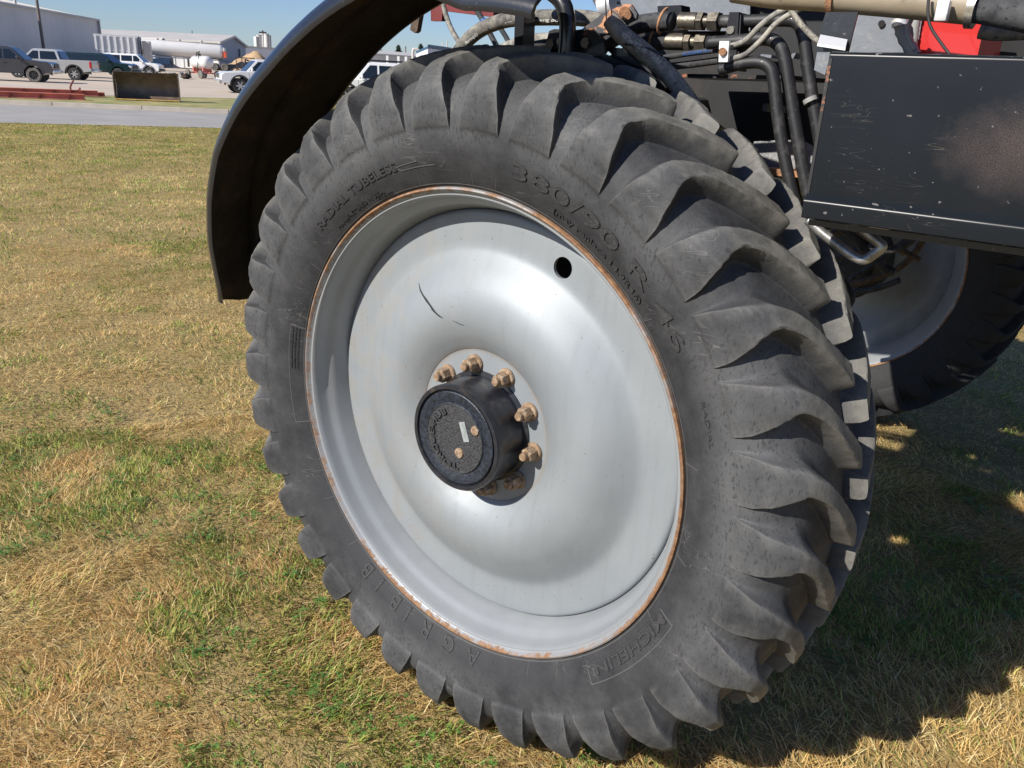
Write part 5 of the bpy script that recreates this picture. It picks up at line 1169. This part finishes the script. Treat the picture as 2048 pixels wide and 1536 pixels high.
def blades(name, x0, x1, y0, y1, dens, rmin, rmax, lo, hi, wd, seg, label, mar, seed, keep=None):
    n = int((x1 - x0) * (y1 - y0) * dens); r = np.random.default_rng(seed)
    x = r.uniform(x0, x1, n); y = r.uniform(y0, y1, n); d = np.hypot(x - Cn[0], y - Cn[1])
    ok = (d >= rmin) & (d < rmax) & seen(x, y, mar) & road_side(x, y)
    tuft = fbm(x, y, .16, seed + 3); bare = fbm(x, y, .45, 55)
    ok &= r.random(n) < np.clip((tuft - .20) * 3.2, .55, 1) * np.clip((bare - .20) * 5, .75, 1)
    x, y, tuft = x[ok], y[ok], tuft[ok]; n = len(x)
    g = fbm(x, y, 1.5, 21) * .42 + fbm(x, y, .26, 31) * .58; d = np.hypot(x - Cn[0], y - Cn[1])
    pg = np.clip((g - .53) * 7, .08, .66) + np.clip((d - 9) / 30, 0, .34); isg = r.random(n) < pg
    col = np.where(isg[:, None], PAL_GRN[r.integers(0, len(PAL_GRN), n)], PAL_DRY[np.minimum((r.random(n) ** 1.25 * 7).astype(int), 6)])
    tone = fbm(x, y, 1.1, 71); col = col * np.array((1.0, 1.0, .90)) * (0.86 + .30 * tone)[:, None] * r.uniform(.82, 1.15, n)[:, None]
    red = np.clip((fbm(x, y, .8, 91) - .58) * 6, 0, .32)[:, None] * (~isg)[:, None]; col = col * (1 - red) + col * np.array((1.0, .80, .74)) * red
    L = r.uniform(lo, hi, n) * (.8 + .5 * tuft) * np.where(isg, .72, 1.0)
    flow = fbm(x, y, .5, 41) * 9 + r.normal(0, 1.1, n)
    tilt = np.where(isg, r.uniform(.35, 1.15, n), r.uniform(.75, 1.50, n))
    dx, dy = np.cos(flow), np.sin(flow); w_ = wd * r.uniform(.6, 1.3, n) * np.where(isg, 1.7, 1.0)
    sa = flow + PI / 2 + r.normal(0, .45, n); sx, sy = np.cos(sa), np.sin(sa)
    bend = r.uniform(.1, .7, n); rows = []
    base_z = .0005 + tuft * .010 + r.uniform(0, .004, n)
    px_, py_, pz = x.copy(), y.copy(), base_z.copy(); rows.append((px_, py_, pz, w_))
    for k in range(seg):
        a = np.minimum(tilt + bend * (k / seg) * 1.2, 1.75); l = L / seg
        px_ = px_ + dx * np.sin(a) * l; py_ = py_ + dy * np.sin(a) * l; pz = np.maximum(pz + np.cos(a) * l, base_z + .002)
        rows.append((px_, py_, pz, w_ * (1 - (k + 1) / seg) ** .6))
    V = []
    for i, (a, b, c, ww) in enumerate(rows):
        if i < seg: V.append(np.stack([a - sx * ww / 2, b - sy * ww / 2, c], 1)); V.append(np.stack([a + sx * ww / 2, b + sy * ww / 2, c], 1))
        else: V.append(np.stack([a, b, c], 1))
    nv = len(V); V = np.stack(V, 1).reshape(-1, 3); bi = (np.arange(n) * nv)[:, None]; loops = []; ls = []; 
    quads = [np.array([2 * k, 2 * k + 1, 2 * k + 3, 2 * k + 2]) for k in range(seg - 1)]; tri = np.array([2 * seg - 2, 2 * seg - 1, 2 * seg])
    pat = np.concatenate(quads + [tri]); LP = (bi + pat[None, :]).reshape(-1); cnt = np.array([4] * (seg - 1) + [3]); CT = np.tile(cnt, n); ST = np.concatenate([[0], np.cumsum(CT)[:-1]])
    me = bpy.data.meshes.new(name); me.vertices.add(len(V)); me.vertices.foreach_set('co', V.astype(np.float32).ravel())
    me.loops.add(len(LP)); me.loops.foreach_set('vertex_index', LP.astype(np.int32)); me.polygons.add(len(CT)); me.polygons.foreach_set('loop_start', ST.astype(np.int32)); me.polygons.foreach_set('loop_total', CT.astype(np.int32))
    me.update(calc_edges=True)
    ca = me.color_attributes.new('blade', 'FLOAT_COLOR', 'POINT'); cc = np.ones((len(V), 4), np.float32); cc[:, :3] = np.repeat(np.clip(col, 0, 1), nv, 0); ca.data.foreach_set('color', cc.ravel())
    o = link(name, me, 'grass_blade'); tag(o, label, 'grass', kind='stuff'); print(name, n); return o
def blade_mat():
    m, nt, b = base('grass_blade', 0.6, 0, 0.25)
    a = N(nt, 'ShaderNodeAttribute', attribute_name='blade'); nt.links.new(a.outputs['Color'], b.inputs['Base Color'])
    tr = N(nt, 'ShaderNodeBsdfTranslucent'); nt.links.new(a.outputs['Color'], tr.inputs['Color']); mx = N(nt, 'ShaderNodeMixShader'); mx.inputs[0].default_value = .38
    nt.links.new(b.outputs[0], mx.inputs[1]); nt.links.new(tr.outputs[0], mx.inputs[2]); nt.links.new(mx.outputs[0], nt.nodes['Material Output'].inputs[0])
blade_mat()
blades('grass', -3.6, 4.2, -1.8, 4.6, 13000, 0, 4.2, .028, .068, .0030, 3, 'dry straw and green clover grass around the big wheel', 330, 11)
blades('grass', -9, 4.8, -2.5, 9.5, 5200, 4.1, 9.0, .022, .048, .0042, 2, 'dry lawn grass in the middle distance left of the mudguard', 260, 12)
blades('grass', -24, 5, -3, 26, 1100, 8.9, 26, .030, .065, .008, 1, 'far part of the lawn reaching to the road', 120, 13)
# a few broad-leaved clover clumps
def clover():
    r = random.Random(3); V = []; Fc = []; cen = []
    for _ in range(1600):
        x = r.uniform(-3.2, 2.6); y = r.uniform(-1.2, 2.6)
        if float(fbm(np.array([x]), np.array([y]), 1.5, 21)[0] * .55 + fbm(np.array([x]), np.array([y]), .26, 31)[0] * .45) > .56: cen.append((x, y))
    for (x, y) in cen:
        for k in range(r.randint(8, 16)):
            a = r.random() * 2 * PI; d = r.random() ** .6 * .035; c = Vector((x + d * math.cos(a), y + d * math.sin(a), .010 + r.random() * .022)); s = r.uniform(.004, .009); t0_ = r.random() * 6
            for j in range(3):
                b = t0_ + j * 2.1; e = Vector((math.cos(b), math.sin(b), r.uniform(-.3, .5))) * s; f = Vector((-math.sin(b), math.cos(b), 0)) * s * .55; n = len(V)
                V += [c, c + e * .6 + f, c + e * 1.3, c + e * .6 - f]; Fc.append((n, n + 1, n + 2, n + 3))
    o = mk('clover', V, Fc, 'clover_leaf'); tag(o, 'small bright green clover leaves in the dry grass', 'clover', kind='stuff')
simple('clover_leaf', (0.10, 0.20, 0.035), 0.55, var=0.35, scale=3)
clover()
